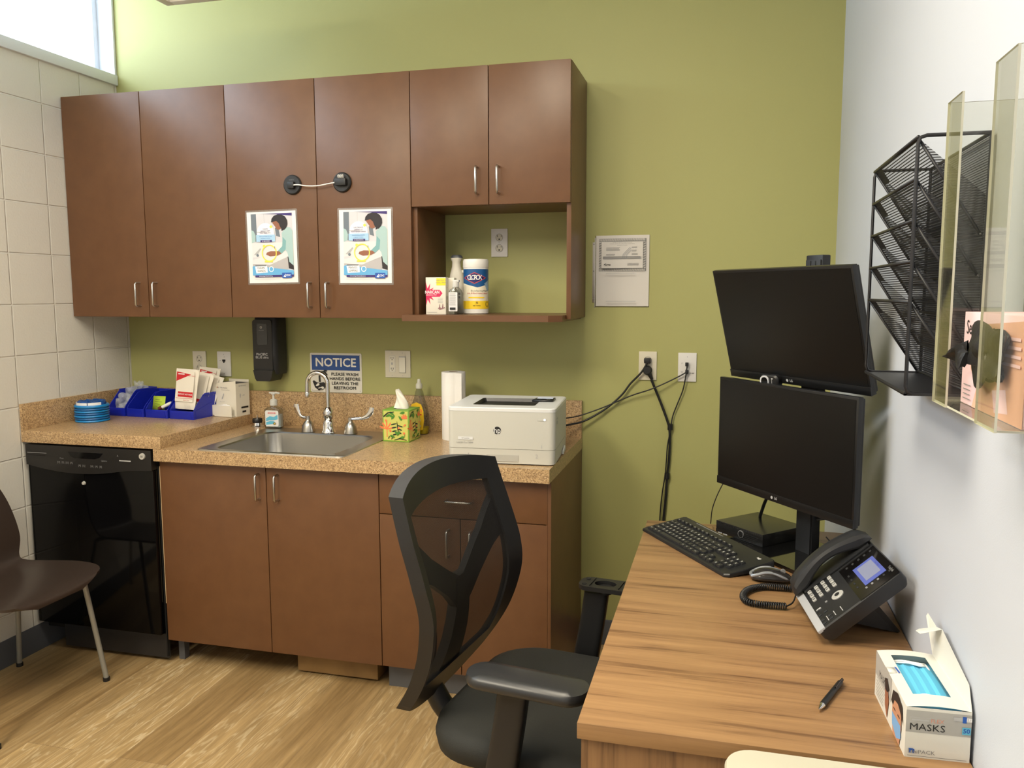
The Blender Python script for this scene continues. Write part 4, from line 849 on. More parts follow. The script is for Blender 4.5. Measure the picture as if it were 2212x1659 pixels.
def monitor(loc, tilt, label, cam_t=None):
    t = thing('monitor', label, 'monitor', loc, rad(-53.3), 'monitors on the dual stand'); t.rotation_euler = (tilt, 0, rad(-53.3)); w, h = .541, .322
    BZ = mat('bezel_black', (20, 20, 21), .3)
    b = MB(); b.box(-w/2, w/2, 0, .016, -h/2, h/2, BZ, .0025); b.loft([rr(w-.01, h-.01, .01, 0), rr(w-.03, h-.03, .012, .012), rr(w-.16, h-.12, .02, .026)], BLACK2) if False else b.box(-w/2+.004, w/2-.004, .016, .026, -h/2+.004, h/2-.004, BLACK, .004); b.box(-w/2+.10, w/2-.10, .026, .036, -h/2+.07, h/2-.07, BLACK, .006)
    b.box(-w/2, w/2, -.0022, .002, -h/2, -h/2+.022, BZ, .001); b.tube([(-.022, -.0024, -h/2+.011), (-.022, -.0027, -h/2+.011)], .0042, LGREY, 16); b.text('LG', LGREY, .0095, (-.006, -.0026, -h/2+.011), bold=.02)
    b.build('housing', t); MB().box(-w/2+.007, w/2-.007, -.0008, -.0001, -h/2+.0225, h/2-.007, SCREEN).build('screen', t); return t
monitor((2.869, -.985, 1.055), 0, 'lower black widescreen monitor, upright just above the desk')
monitor((2.871, -.977, 1.372), rad(14.4), 'upper black widescreen monitor, tilted down above the other')
t = thing('webcam', 'small black webcam with a silver lens ring between the two monitors', 'webcam', (2.8505, -.889, 1.2165), rad(-51.6)); t.rotation_euler = (rad(8), 0, rad(-36))
b = MB(); b.loft([[(p[0], y, p[1]) for p in rr2(w_, h_, .012, .006, .006)] for y, w_, h_ in ((-.0035, .056, .034), (-.010, .060, .038), (-.024, .058, .037), (-.028, .050, .030))], BLACK); b.build('body', t)
MB().loft([[(p[0], y, p[1]) for p in rr2(w_, h_, .0125, -.006, .006)] for y, w_, h_ in ((-.0275, .028, .034), (-.031, .027, .033), (-.0305, .021, .026), (-.029, .020, .025))], mat('ring_silver', (206, 208, 212), .3), cap=False).build('lens_ring', t)
MB().tube([(-.006, -.0275, .006), (-.006, -.0300, .006)], .0105, GLOSSBLK, 24).build('lens', t)
q = MB()
for z in (.014, -.001): q.box(.015, .020, -.0290, -.0283, z, z+.003, LGREY)
q.box(.0155, .0175, -.0290, -.0283, .002, .014, GREYINK); q.build('indicator', t)

# ------------------------------------------------------------------ mini computer
t = thing('mini_computer', 'black mini desktop computer sitting on the glossy monitor stand base', 'computer', (2.834, -.798, DZ+.0124), rad(-45)); w, d, h = .182, .176, .036
PCM = mat('pc_black', (30, 30, 30), .26, spec=.7)
b = MB(); b.box(-w/2, w/2, -d/2+.004, d/2, 0, h, PCM, .002); b.build('case', t)
b = MB(); b.box(-w/2, w/2, -d/2, -d/2+.004, 0, h, PCM, .001)
p = Print(b, (-w/2, -d/2-.0002, h), (w, 0, 0), (0, 0, -h))
for i in range(26): p.rect(.03+i*.037, .06, .045+i*.037, .14, DARK)
for r_ in range(7):
    for i in range(14): p.rect(.60+i*.027+(.013 if r_ % 2 else 0), .25+r_*.09, .614+i*.027+(.013 if r_ % 2 else 0), .30+r_*.09, DARK)
for i in range(5): p.rect(.12+i*.03, .26, .128+i*.03, .62, DARK)
p.rect(.265, .50, .35, .58, LGREY); p.rect(.275, .525, .34, .55, DARK); p.rect(.38, .50, .465, .58, LGREY); p.rect(.39, .525, .455, .55, DARK)
b.build('front_grille', t); MB().tube([(.010, -d/2-.0003, .018), (.010, -d/2-.0030, .018)], .0105, GREYINK, 28).tube([(.010, -d/2-.0031, .018), (.010, -d/2-.0034, .018)], .0090, PCM, 28).build('power_button', t)

# ------------------------------------------------------------------ keyboard and mouse
t = thing('keyboard', 'black keyboard with white legends, left on the desk at an angle', 'keyboard', (2.486, -.800, DZ), math.atan2(-.833, .553)); KL, KD = .452, .152
KB = mat('keyboard_black', (30, 31, 33), .38); KC = mat('key_black', (36, 37, 39), .42); LEG = mat('legend_white', (232, 232, 228), .5)
def kz(y): return .006+.022*(y/KD)
b = MB(); out = [(.004, .0), (KL-.010, .0), (KL, .012), (KL, KD-.006), (KL-.006, KD), (.006, KD), (0, KD-.006), (0, .012)]
b.loft([[(x, y, .0012+(.010*(y/KD))) for x, y in out], [(x, y, kz(y)) for x, y in out], [(x*.992+.002, y*.98+.0015, kz(y)+.003) for x, y in out]], KB); b.build('housing', t)
for u in (.05, KL-.05): MB().box(u-.012, u+.012, KD-.022, KD-.014, .0003, .012, BLACK).build('folding_foot', t)
MX = Matrix.Translation((0, 0, kz(0)+.0032)) @ Matrix.Rotation(math.atan2(.022, KD), 4, 'X')
kcache = {}
def key(x, y, w_, s_, d_=.0165):
    k = (round(w_, 4), s_, d_)
    if k in kcache: o = kcache[k].copy(); C.objects.link(o)
    else:
        b = MB(); b.loft([rr(w_-.0012, d_-.0012, .0015, -.001, 2), rr(w_-.0012, d_-.0012, .0015, .001, 2), rr(w_-.0042, d_-.0042, .0015, .0052, 2)], KC)
        if s_: b.text(s_, LEG, .0078 if len(s_) == 1 else .0042, (0, 0, .00535), (1, 0, 0), (0, 1, 0), 'CENTER', .03)
        o = b.build('key', t); kcache[k] = o
    o.parent = t; m = MX @ Matrix.Translation((x, y, 0)); o.location = m.translation; o.rotation_euler = m.to_euler(); return o
U_ = .01905; nk = 0; X0 = .014; rows = [('Ctrl:1.4 Win:1.1 Alt:1.1 :6.2 Alt:1.1 Fn:1.1 Mn:1.1 Ctrl:1.4', 0), ('Shift:2.3 Z X C V B N M , . / Shift:2.7', 1), ('Caps:1.8 A S D F G H J K L ; " Enter:2.2', 2), ('Tab:1.5 Q W E R T Y U I O P [ ] \\:1.5', 3), ('~ 1 2 3 4 5 6 7 8 9 0 - = Back:2', 4)]
for spec, r_ in rows:
    x = X0
    for tok in spec.split(' '):
        s_, _, w_ = tok.partition(':'); w_ = float(w_) if w_ else 1.0
        if tok[0] == ':': s_, w_ = '', float(tok[1:])
        w_ *= U_*14.9/15.; key(x+w_/2, .020+r_*.0185, w_, s_); x += w_
for i in range(13): key(X0+.010+i*.0215+(.004*(i//4)), .020+5*.0185+.006, .0165, 'Esc' if i == 0 else 'F%d' % i, .0115)
for r_, ks in ((0, '<v>'), (1, ' ^ '), (3, 'DEP'), (4, 'IHU')):
    for i, ch in enumerate(ks):
        if ch != ' ': key(.310+i*.0185, .020+r_*.0185, .0178, ch)
for r_, ks in ((0, '0.'), (1, '123'), (2, '456'), (3, '789')):
    for i, ch in enumerate(ks): key(.3765+i*.0185, .020+r_*.0185, .0178, ch)
b = MB(); b.M = MX; b.text('logi', LEG, .010, (.415, .128, .0004), (1, 0, 0), (0, 1, 0), bold=.04); b.box(.08, .22, .144, .147, 0, .001, mat('kb_strip', (120, 120, 112), .2)); b.build('logo_strip', t)
t = thing('mouse', 'black and silver computer mouse beside the coiled phone cord', 'mouse', (2.850, -1.166, DZ), rad(2))
b = MB(); R_ = []; n = 14; MTOP = mat('mouse_black', (44, 42, 42), .16)
def mprof(v): return (math.sqrt(max(.0, 1-(2*v-1)**2)))
for i in range(n+1):
    v = .015+.97*i/n; x = -.052+.104*v; wv = .030*mprof(v)**.55; hv = .036*mprof(v)**.8*(1.08-.35*v); R_.append([(x, wv*cos(a)*(1 if sin(a) > 0 else .94), max(.0, .010+(hv-.010)*sin(a)) if sin(a) > 0 else .0025+.0075*(1+sin(a))) for a in [2*pi*k/24 for k in range(24)]])
b.loft(R_, MTOP); b.build('shell', t, sharp=70)
MSIL = mat('mouse_silver', (150, 154, 160), .25, .4)
for sgn in (-1, 1):
    b = MB(); pts = []
    for i in range(2, 11):
        v = i/12; x = -.052+.104*v; wv = .0305*mprof(v)**.55; a = rad(20+26*sin(pi*min(1, v*1.2))) if True else 0; hv = .036*mprof(v)**.8*(1.08-.35*v)
        pts.append((x, sgn*(wv*cos(a)+.0004), .010+(hv-.010)*sin(a)+.001))
    b.tube([(-.0515, sgn*.006, .013), (-.050, sgn*.014, .015)]+pts, [.003]+[.0042]*5+[.003]*4+[.002]*1, MSIL, 10, 2); b.build('side_trim', t)
MB().tube([(-.0505, -.012, .016), (-.052, 0, .017), (-.0505, .012, .016)], .0045, MSIL, 10, 3).build('rear_trim', t)
MB().tube([(.026, -.0025, .0275), (.026, .0025, .0275)], .006, GREYINK, 16).build('scroll_wheel', t)

# ------------------------------------------------------------------ telephone
PH = (2.905, -1.422, DZ); t = thing('telephone', 'black office desk telephone with handset and lit screen', 'telephone', PH, rad(-82.5)); PB = mat('phone_black', (34, 35, 37), .4); PHS = mat('phone_handset', (40, 41, 43), .36)
FM = Matrix(((1, 0, 0, 0), (0, .751, -.66, 0), (0, .66, .751, .030), (0, 0, 0, 1)))
b = MB(); b.M = FM; L_ = .208
b.loft([rr(.240, L_-.012, .012, -.034, 4, 0, L_/2), rr(.247, L_, .012, -.022, 4, 0, L_/2), rr(.247, L_, .010, -.003, 4, 0, L_/2), rr(.243, L_-.004, .010, 0, 4, 0, L_/2)], PB)
b.box(-.118, -.058, .02, .20, 0, .006, PB, .003); b.build('body', t)
b = MB(); b.M = FM; b.box(-.1235, .1235, -.0015, .017, -.006, .0010, mat('phone_silver', (172, 174, 178), .35), .002); b.build('silver_strip', t)
b = MB(); b.prism([(.055, .03), (.085, .02), (.187, .0005), (.191, .004), (.165, .035), (.110, .100), (.07, .07)], -.075, .035, BLACK, 'yz'); b.prism([(.088, .020), (.178, .003), (.165, .020), (.11, .075)], .0352, .037, BLACK2, 'yz'); b.box(-.055, -.04, .182, .190, 0, .004, BLACK); b.build('stand', t)
b = MB(); b.M = FM; b.poly([(-.051, .110, .0004), (.1235, .108, .0004), (.1235, .205, .0004), (-.050, .205, .0004)], mat('phone_gloss', (16, 15, 15), .10)); b.build('display_panel', t)
b = MB(); b.M = FM; b.box(-.010, .084, .135, .188, .0005, .0012, mat('lcd_blue', (84, 96, 170), .3, emit=.12)); b.box(.000, .070, .143, .180, .0013, .0015, mat('lcd_pale', (128, 134, 160), .3, emit=.12))
b.text('Tue, May 21', mat('lcd_dark', (70, 78, 140)), .007, (.037, .184, .0014), (1, 0, 0), (0, 1, 0)); b.build('screen', t)
def pbtn(u, v, w_, d_, m, s_=None, m2=INK, name='button', hh=.003, ts=.008):
    b = MB(); b.M = FM; b.loft([rr(w_, d_, .0018, 0, 3, u, v), rr(w_, d_, .0018, hh*.7, 3, u, v), rr(w_-.0012, d_-.0012, .0018, hh, 3, u, v)], m)
    if s_: b.text(s_, m2, ts, (u, v, hh+.0002), (1, 0, 0), (0, 1, 0), bold=.03)
    return b.build(name, t)
KEYC = mat('phone_key', (176, 176, 172), .35)
for r_, ks in enumerate(('*0#', '789', '456', '123')):
    for i, ch in enumerate(ks): pbtn(-.050+i*.0215, .030+r_*.0182, .0145, .0095, KEYC, ch, INK, 'keypad_key', .003, .008)
for u, v in ((.040, .026), (.062, .040), (.062, .026), (.088, .026), (.102, .026), (.088, .044), (.102, .044)):
    pbtn(u+.004, v-.004, .010, .010, PB, None, INK, 'function_button', .0015)
for u, v in ((.088, .031), (.100, .031), (.088, .049), (.100, .049), (.090, .066), (.102, .066)): pbtn(u+.005, v+.001, .010, .0018, LGREY, None, INK, 'indicator', .0012)
pbtn(.0425, .0265, .004, .012, LGREY, None, INK, 'volume_bar', .002)
b = MB(); b.M = FM; b.lathe([(.0145, 0), (.0145, .002), (.013, .003)], KEYC, 28, (.042, .077, 0)); b.build('navigation_ring', t)
b = MB(); b.M = FM; b.lathe([(.006, .003), (.006, .0038), (.004, .0042)], PB, 20, (.042, .077, 0)); b.build('ok_button', t)
pbtn(.035, .049, .006, .006, GREYINK, None, INK, 'function_button', .002)
for i in range(5): pbtn(-.036+.0, .128+i*.016, .007, .006, BLACK2, None, INK, 'line_key', .0018)
for i in range(5): pbtn(.094, .134+i*.0145, .007, .005, GREYINK if i < 3 else BLACK2, None, INK, 'line_key', .0018)
for i in range(4): pbtn(.002+i*.022, .120, .009, .0045, BLACK2, None, INK, 'soft_key', .0014)
b = MB(); b.M = FM; b.text('Yealink', GREYINK, .010, (.090, .197, .0008), (1, 0, 0), (0, 1, 0)); b.build('brand_lettering', t)
b = MB(); b.M = FM; R_ = []; n = 20
for i in range(n+1):
    v = i/n; y = .000+.214*v; arch = sin(pi*v); wv = .056-.012*arch; top = .030+.020*arch**.8; bot = .006+.022*max(0, sin(pi*(v-.16)/.68)) if .16 < v < .84 else .006
    e = min(1, min(v, 1-v)*7); top = bot+.006+(top-bot-.006)*math.sqrt(e*(2-e)); wv *= .80+.2*math.sqrt(e*(2-e)); cx_ = -.0885
    R_.append([(cx_+wv/2*sx_*kx, y, bot+(top-bot)*kz_) for sx_, kx, kz_ in ((-1, .85, 0), (-1, 1, .18), (-1, 1, .62), (-1, .82, .90), (-1, .4, 1), (1, .4, 1), (1, .82, .90), (1, 1, .62), (1, 1, .18), (1, .85, 0))])
b.loft(R_, PHS); b.build('handset', t, sharp=26)
b = MB(); b.M = FM; b.tube([(-.1165, .010, .006), (-.135, -.012, .012), (-.140, -.040, -.005), (-.120, -.060, -.022)], .0016, BLACK, 8, 5) if False else None
# coiled cord: from under the handset round to its free end, in world coordinates turned into phone space
Pinv = (Matrix.Translation(PH) @ Matrix.Rotation(rad(-82.5), 4, 'Z')).inverted(); Zc = DZ+.0092
path = spline([Vector(q) for q in ((2.893, -1.235, Zc), (2.868, -1.233, Zc), (2.822, -1.240, Zc), (2.788, -1.272, Zc), (2.776, -1.318, Zc), (2.788, -1.352, Zc), (2.822, -1.360, Zc), (2.872, -1.357, Zc))], 12)
L = [0]
for a_, b_ in zip(path, path[1:]): L.append(L[-1]+(b_-a_).length)
hel = []; turns = L[-1]/.0052; N_ = int(turns*10)
for i in range(N_+1):
    s_ = L[-1]*i/N_; k = max(j for j in range(len(L)) if L[j] <= s_+1e-9); k = min(k, len(path)-2); f_ = (s_-L[k])/(L[k+1]-L[k]); p_ = path[k].lerp(path[k+1], f_); T_ = (path[k+1]-path[k]).normalized(); s1 = Vector((0, 0, 1)); s2 = T_.cross(s1); a = 2*pi*i/10
    hel.append(p_+(s1*cos(a)+s2*sin(a))*.0066)
b = MB(); b.tube([Pinv @ q for q in hel], .0020, BLACK, 6); b.tube([Pinv @ Vector(q) for q in ((2.872, -1.357, Zc), (2.885, -1.345, Zc+.004), (2.893, -1.322, Zc+.010), (2.898, -1.305, .774))], .0018, BLACK, 8, 6); b.tube([Pinv @ Vector(q) for q in ((2.893, -1.235, Zc), (2.915, -1.25, Zc+.002), (2.93, -1.29, Zc+.012))], .0018, BLACK, 8, 6); b.build('coiled_cord', t, sharp=80)

def cord(name, pts, r, label, m=BLACK, k=8, cat='cable', grp=None, parts=None):
    o0 = Vector(pts[0]); b = MB(); b.tube([Vector(p_)-o0 for p_ in pts], r, m, 10, k)
    t = thing(name, label, cat, pts[0], 0, grp); b.build('cord', t, sharp=70); return t, o0
cord('phone_cable', [(2.975, -.952, .846), (3.01, -.975, .858), (3.045, -1.03, .86), (3.066, -1.12, .846), (3.070, -1.25, .83), (3.03, -1.33, .84)], .0038, 'thick black cable arching from behind the pole to the telephone')
cord('network_cable', [(3.00, -.955, .80), (3.03, -1.01, .775), (3.055, -1.08, .752), (3.07, -1.16, .742), (3.06, -1.25, .741)], .0018, 'thin black cable dropping behind the telephone')
cord('display_cable', [(2.80, -.80, .915), (2.765, -.77, .900), (2.735, -.745, .897), (2.715, -.725, .86), (2.695, -.715, .80), (2.69, -.70, .745)], .0016, 'thin black cable hanging from the lower monitor to behind the computer')
cord('display_cable', [(2.875, -.86, .92), (2.85, -.80, .86), (2.838, -.745, .80), (2.835, -.70, .765)], .0048, 'thick black cable running from the lower monitor behind the computer')

# ------------------------------------------------------------------ plugs and cables on the green wall
def plugcord(label, plug, pts, r, extra=None):
    t, o0 = cord('power_cord' if r > .003 else 'network_cable', pts, r, label); q = Vector(plug[0])-o0
    b = MB()
    if plug[1] == 'flat': b.box(q.x-.013, q.x+.013, -.030-.0-o0.y, -.0065-o0.y, q.z-.012, q.z+.010, BLACK, .004)
    elif plug[1] == 'round': b.tube([(q.x, -.0065-o0.y, q.z), (q.x, -.022-o0.y, q.z), (q.x, -.030-o0.y, q.z)], [.0175, .0185, .014], BLACK, 26); b.tube([(q.x, -.020-o0.y, q.z), (q.x+.012, -.020-o0.y, q.z-.022), (q.x+.018, -.017-o0.y, q.z-.036)], [.010, .008, .006], BLACK, 12)
    else: b.box(q.x-.006, q.x+.006, -.026-o0.y, -.0065-o0.y, q.z-.008, q.z+.006, BLACK, .0015)
    b.build('plug', t)
    return t, o0
plugcord('black power cord from the top socket sweeping left to the printer', ((2.4235, 0, 1.199), 'flat'), [(2.424, -.026, 1.190), (2.400, -.024, 1.150), (2.358, -.020, 1.105), (2.325, -.020, 1.060), (2.27, -.022, 1.008), (2.20, -.03, .962), (2.155, -.045, .943), (2.10, -.09, .935), (2.06, -.20, .93)], .0040)
plugcord('thin black cord from the network jack crossing left to the printer', ((2.577, 0, 1.158), 'jack'), [(2.577, -.022, 1.156), (2.54, -.020, 1.134), (2.48, -.032, 1.104), (2.43, -.034, 1.082), (2.36, -.024, 1.056), (2.26, -.024, 1.010), (2.19, -.03, .982), (2.14, -.045, .967), (2.08, -.10, .962), (2.04, -.20, .96)], .0026)
tt, o0 = plugcord('thick black power cord from the lower socket down behind the desk', ((2.424, 0, 1.160), 'round'), [(2.440, -.018, 1.122), (2.462, -.015, 1.070), (2.490, -.012, 1.000), (2.512, -.012, .935), (2.516, -.012, .88), (2.514, -.012, .80), (2.508, -.012, .738), (2.505, -.012, .66), (2.498, -.012, .57), (2.490, -.012, .45), (2.49, -.014, .2), (2.50, -.03, .012)], .0050)
for z, x in ((.935, 2.5165), (.735, 2.508)): MB().tube([Vector((x, -.0125, z-.012))-o0, Vector((x, -.0125, z+.012))-o0], .0105, BLACK, 18).build('cable_tie', tt)
plugcord('thin black cord from the network jack joining the thick cord downward', ((2.5765, 0, 1.187), 'jack'), [(2.578, -.024, 1.178), (2.572, -.020, 1.13), (2.562, -.016, 1.08), (2.540, -.014, 1.02), (2.525, -.014, .975), (2.5195, -.017, .93), (2.508, -.020, .86), (2.505, -.020, .80), (2.500, -.020, .735), (2.490, -.016, .66), (2.483, -.014, .57), (2.478, -.014, .40), (2.48, -.015, .2), (2.485, -.03, .010)], .0026)

# ------------------------------------------------------------------ pen, mask box
a_ = math.atan2(.136, .058); t = thing('pen', 'black click pen lying on the desk', 'pen', (2.922, -1.765, DZ+.0062), a_); L_ = .143
b = MB(); b.tube([(-L_/2+.018, 0, 0), (-L_/2+.022, 0, 0), (0, 0, 0), (L_/2-.020, 0, 0), (L_/2-.014, 0, 0)], [.0052, .0058, .0056, .0052, .0040], BLACK, 20); b.build('barrel', t)
MB().tube([(-L_/2, 0, 0), (-L_/2+.004, 0, 0), (-L_/2+.0185, 0, 0)], [.0010, .0026, .0053], CHROME, 18).build('tip', t); MB().tube([(L_/2-.014, 0, 0), (L_/2-.004, 0, 0)], .0024, BLACK, 12).build('click_button', t)
MB().tube([(L_/2-.016, -.002, .0052), (L_/2-.02, -.003, .0085), (.012, -.003, .0072)], .0014, mat('dark_chrome', (90, 90, 94), .2, 1), 8, 4).build('clip', t)

t = thing('mask_box', 'open white and grey box of blue face masks against the white wall', 'box', (3.0515, -1.8345, DZ), rad(2.7)); w, l, h = .094, .207, .083
MBX = mat('mask_box_white', (222, 220, 212), .45); MG = mat('mask_box_grey', (172, 170, 166), .45)
b = MB(); T = .0012
b.box(-w/2, -w/2+T, -l/2, l/2, 0, h, MBX); b.box(w/2-T, w/2, -l/2, l/2, 0, h, MBX); b.box(-w/2+T, w/2-T, -l/2, -l/2+T, 0, h-.0005, MBX); b.box(-w/2+T, w/2-T, l/2-T, l/2, 0, h, MBX); b.box(-w/2+T, w/2-T, -l/2+T, l/2-T, 0, T, MBX)
# top frame with the window, slightly bowed
def topz(x): return h+.004*(1-(2*x/w)**2)
xs = [-w/2+i*w/10 for i in range(11)]; wx0, wx1, wy0, wy1 = -w/2+.022, w/2-.018, -l/2+.040, l/2-.022
for xa, xb in zip(xs, xs[1:]):
    for ya, yb_ in ((-l/2, wy0), (wy0, wy1), (wy1, l/2)):
        if ya == wy0 and xa > wx0-.006 and xb < wx1+.006: continue
        b.poly([(xa, ya, topz(xa)), (xb, ya, topz(xb)), (xb, yb_, topz(xb)), (xa, yb_, topz(xa))], MBX)
p = Print(b, (-w/2, -l/2-.0002, h-.005), (w, 0, 0), (0, 0, -(h-.005)), .0001); p.rect(0, 0, 1, .46, MG); p.rect(.06, .14, .38, .25, LGREY); p.rect(.065, .15, .375, .24, MG); p.rect(.09, .18, .35, .21, LGREY); p.text('FLEX', .48, .195, .085, mat('flex_orange', (214, 150, 130), .45)); p.text('MASKS', .33, .345, .15, INK, sx=1.10)
p.rect(.72, .06, .86, .14, LGREY); p.rect(.86, .04, .92, .17, ROYAL); p.rect(.92, .06, 1.0, .14, PAPER); p.text('2.1', .96, .10, .05, GREYINK); p.rect(.86, .26, .99, .41, LB); p.text('50', .925, .335, .095, ROYAL, bold=.03)
p.poly([(.06, .80), (.12, .80), (.15, .82), (.15, .90), (.12, .90), (.12, .84), (.09, .84), (.09, .90), (.06, .90)], ROYAL); p.text('UniPACK', .26, .865, .085, GREYINK, sx=1.1); p.rect(.04, .945, .95, .955, GREYINK)
p = Print(b, (-w/2-.0002, l/2, h), (0, -l, 0), (0, 0, -h), .0001); p.rect(0, 0, .55, .50, MG); p.text('MASKS', .26, .36, .15, INK, sx=1.0); p.lines(.06, .36, .52, .07, 6, GREYINK, .012)
p.poly([(.36, .36), (.46, .34), (.50, .55), (.46, .95), (.38, .75)], SKIN); p.poly([(.34, .22), (.42, .14), (.50, .30), (.44, .42), (.37, .42)], HAIR)
p.poly([(.62, .30), (.74, .16), (.88, .30), (.90, .60), (.86, .98), (.66, .98), (.62, .60)], mat('print_face', (196, 142, 112), .5)); p.poly([(.58, .40), (.62, .14), (.76, .04), (.90, .14), (.94, .46), (.88, .34), (.78, .24), (.68, .28), (.64, .44)], HAIR)
p.poly([(.62, .58), (.88, .56), (.90, .80), (.78, .94), (.64, .82)], mat('print_mask', (120, 170, 220), .5)); p.rect(.66, .44, .72, .47, HAIR); p.rect(.79, .43, .85, .46, HAIR)
b.build('carton', t, sharp=20)
b = MB(); b.poly([(w/2-.0005, -l/2, h), (w/2-.0005, l/2, h), (w/2+.0035, l/2, h+.052), (w/2+.0040, l/2-.03, h+.060), (w/2+.0030, -l/2+.03, h+.030)], MBX)
b.poly([(w/2+.0035, l/2, h+.052), (w/2+.0040, l/2-.03, h+.060), (w/2-.032, l/2-.032, h+.050), (w/2-.036, l/2-.020, h+.050), (w/2-.026, l/2, h+.046)], MBX)
b.poly([(w/2-.0005, l/2, h), (w/2+.0035, l/2, h+.052), (w/2-.004, l/2+.028, h+.066), (w/2-.006, l/2+.030, h+.060)], MBX); b.build('open_lid', t, solid=.0006)
b = MB(); b.box(-w/2-.0006, -w/2+.012, .010, .030, h+.0012, h+.003, MBX); b.poly([(-w/2+.0125, .032, h+.0033), (-w/2+.0155, .031, h+.0033), (-w/2+.0175, .010, h+.0033), (-w/2+.0145, .008, h+.0033)], ROYAL); b.build('tuck_tab', t)
MB().box(-w/2+.004, w/2-.004, -l/2+.004, l/2-.004, .003, h-.016, mat('mask_stack', (112, 190, 222), .8)).build('mask_stack', t)
MBL = mat('mask_blue', (96, 190, 228), .85)
for i in range(3):
    b = MB(); n = 12; y0_, y1_ = wy0+.004+i*.002, wy1-.020+i*.003; R_ = []
    for k in range(n+1):
        x = -w/2+.016+(w-.034)*k/n; R_.append([(x, y, h-.0145+i*.003+.0012*((k*5) % 3)+.003*sin(pi*(y-y0_)/(y1_-y0_))) for y in [y0_+(y1_-y0_)*j/6 for j in range(7)]])
    b.loft(R_, MBL, cap=False, closed=False); b.build('face_mask', t)
    c_ = MB(); LOOP = mat('ear_loop_white', (240, 240, 238), .8)
    for s_ in range(3): c_ = MB(); c_.tube([(wx0+.002, wy1-.004-s_*.006, h-.006), (-.010+s_*.006, wy1-.010-s_*.007, h-.002), (.015, wy1-.014-s_*.006-i*.002, h-.003), (wx1-.003, wy1-.008-s_*.007, h-.007), (wx1-.001, wy1-.025-s_*.004, h-.008)], .0016, LOOP, 8, 5).build('ear_loop', t) if s_ < 2 else None
    c_ = MB(); c_.tube([(wx0+.003, wy0+.006+i*.003, h-.008), (-.004, wy0+.012+i*.003, h-.005), (.018, wy0+.004, h-.006)], .0016, LOOP, 8, 5); c_.build('ear_loop', t)

# ================================================================== on the white wall
t = thing('file_rack', 'black wire mesh wall file rack with five slanted pockets', 'rack', (3.1055, -1.668, 1.303)); ya, yb_, xf, H = -.192, .192, -.1055, .402; WR = mat('rack_wire', (26, 26, 30), .4)
for y in (ya, yb_): MB().tube([(-.004, y, 0), (xf+.012, y, 0), (xf+.003, y, .003), (xf, y, .012), (xf, y, H-.012), (xf+.003, y, H-.003), (xf+.012, y, H), (-.004, y, H)], .0030, WR, 8).build('side_frame', t)
MB().box(xf-.002, xf+.018, ya, yb_, -.003, .0, WR).tube([(xf, ya, 0), (xf, yb_, 0)], .003, WR, 8).build('front_rail', t)
MB().box(xf+.018, -.004, ya+.001, yb_-.001, -.0015, 0, WR).build('bottom_tray', t)
MB().poly([(-.0035, ya, 0), (-.0035, yb_, 0), (-.0035, yb_, H), (-.0035, ya, H)], RKMESH).build('back_mesh', t)
MB().tube([(-.0035, ya, H), (-.0035, yb_, H)], .0030, WR, 8).tube([(-.0035, ya, 0), (-.0035, ya, H)], .0030, WR, 8).tube([(-.0035, yb_, 0), (-.0035, yb_, H)], .003, WR, 8).build('back_frame', t)
for i in range(5):
    z = H-.002-i*.0635; zb = max(.004, z-.150)
    p_ = thing('x', '', '', (0, 0, 0)) if False else None
    b = MB(); b.poly([(xf, ya+.004, z), (xf, yb_-.004, z), (-.010, yb_-.004, zb), (-.010, ya+.004, zb)], RKMESH)
    for y in (ya+.004, yb_-.004): b.poly([(xf, y, z), (-.010, y, zb), (-.006, y, zb), (-.006, y, zb+.06)], RKMESH)
    for y in (ya+.004, yb_-.004): b.tube([(xf, y, z), (-.010, y, zb)], .0026, WR, 8)
    b.tube([(xf, ya, z), (xf, yb_, z)], .0030, WR, 8); b.tube([(-.010, ya, zb), (-.010, yb_, zb)], .0024, WR, 8)
    b.box(0, .03, -.0, .001, 0, .001, WR) if False else None
    q0, q1 = .12, .0; e = Vector((-.010-xf, 0, zb-z)); e.normalize(); n_ = Vector((e.z, 0, -e.x))*-.0012
    o_ = Vector((xf, yb_-.004, z))+n_; b.poly([o_, o_+Vector((0, -.055, 0)), o_+Vector((0, -.055, 0))+e*.032, o_+e*.032], WR)
    b.build('pocket', t)

XH = 3.0; t = thing('glove_box_holder', 'clear acrylic glove box holder mounted on the white wall', 'holder', (RX-.001, -2.170, 1.314)); x0_ = XH-(RX-.001); y0_, y1_ = -.137, .137; T = .0028; H = .402
def sheet(x_0, x_1, y_0, y_1, z_0, z_1): return MB().box(x_0, x_1, y_0, y_1, z_0, z_1, ACRYL)
def edge(pts, th=.0014): return pts
def acr(name, pts3, thick_axis, d):
    """acrylic sheet from an outline: clear faces, bright cut edges"""
    b = MB(); A = [b.v(q) for q in pts3]; off = {'x': (d, 0, 0), 'y': (0, d, 0), 'z': (0, 0, d)}[thick_axis]; B = [b.v(Vector(q)+Vector(off)) for q in pts3]; n = len(A)
    b.face(A, ACRYL, False); b.face(B[::-1], ACRYL, False)
    for i in range(n): b.face([A[i], A[(i+1) % n], B[(i+1) % n], B[i]], ACEDGE, False)
    return b.build(name, t)
acr('front_strip', [(x0_, y1_-.070, 0), (x0_, y1_, 0), (x0_, y1_, H), (x0_, y1_-.070, H)], 'x', T)['label'] = 'far front strip'
acr('front_strip', [(x0_, y0_, 0), (x0_, y0_+.072, 0), (x0_, y0_+.072, H), (x0_, y0_, H)], 'x', T)['label'] = 'near front strip'
acr('side_panel', [(x0_+T, y1_-T, T), (0, y1_-T, T), (0, y1_-T, H), (x0_+T, y1_-T, H)], 'y', T)
acr('side_panel', [(x0_+T, y0_, T), (0, y0_, T), (0, y0_, H), (x0_+T, y0_, H)], 'y', T)
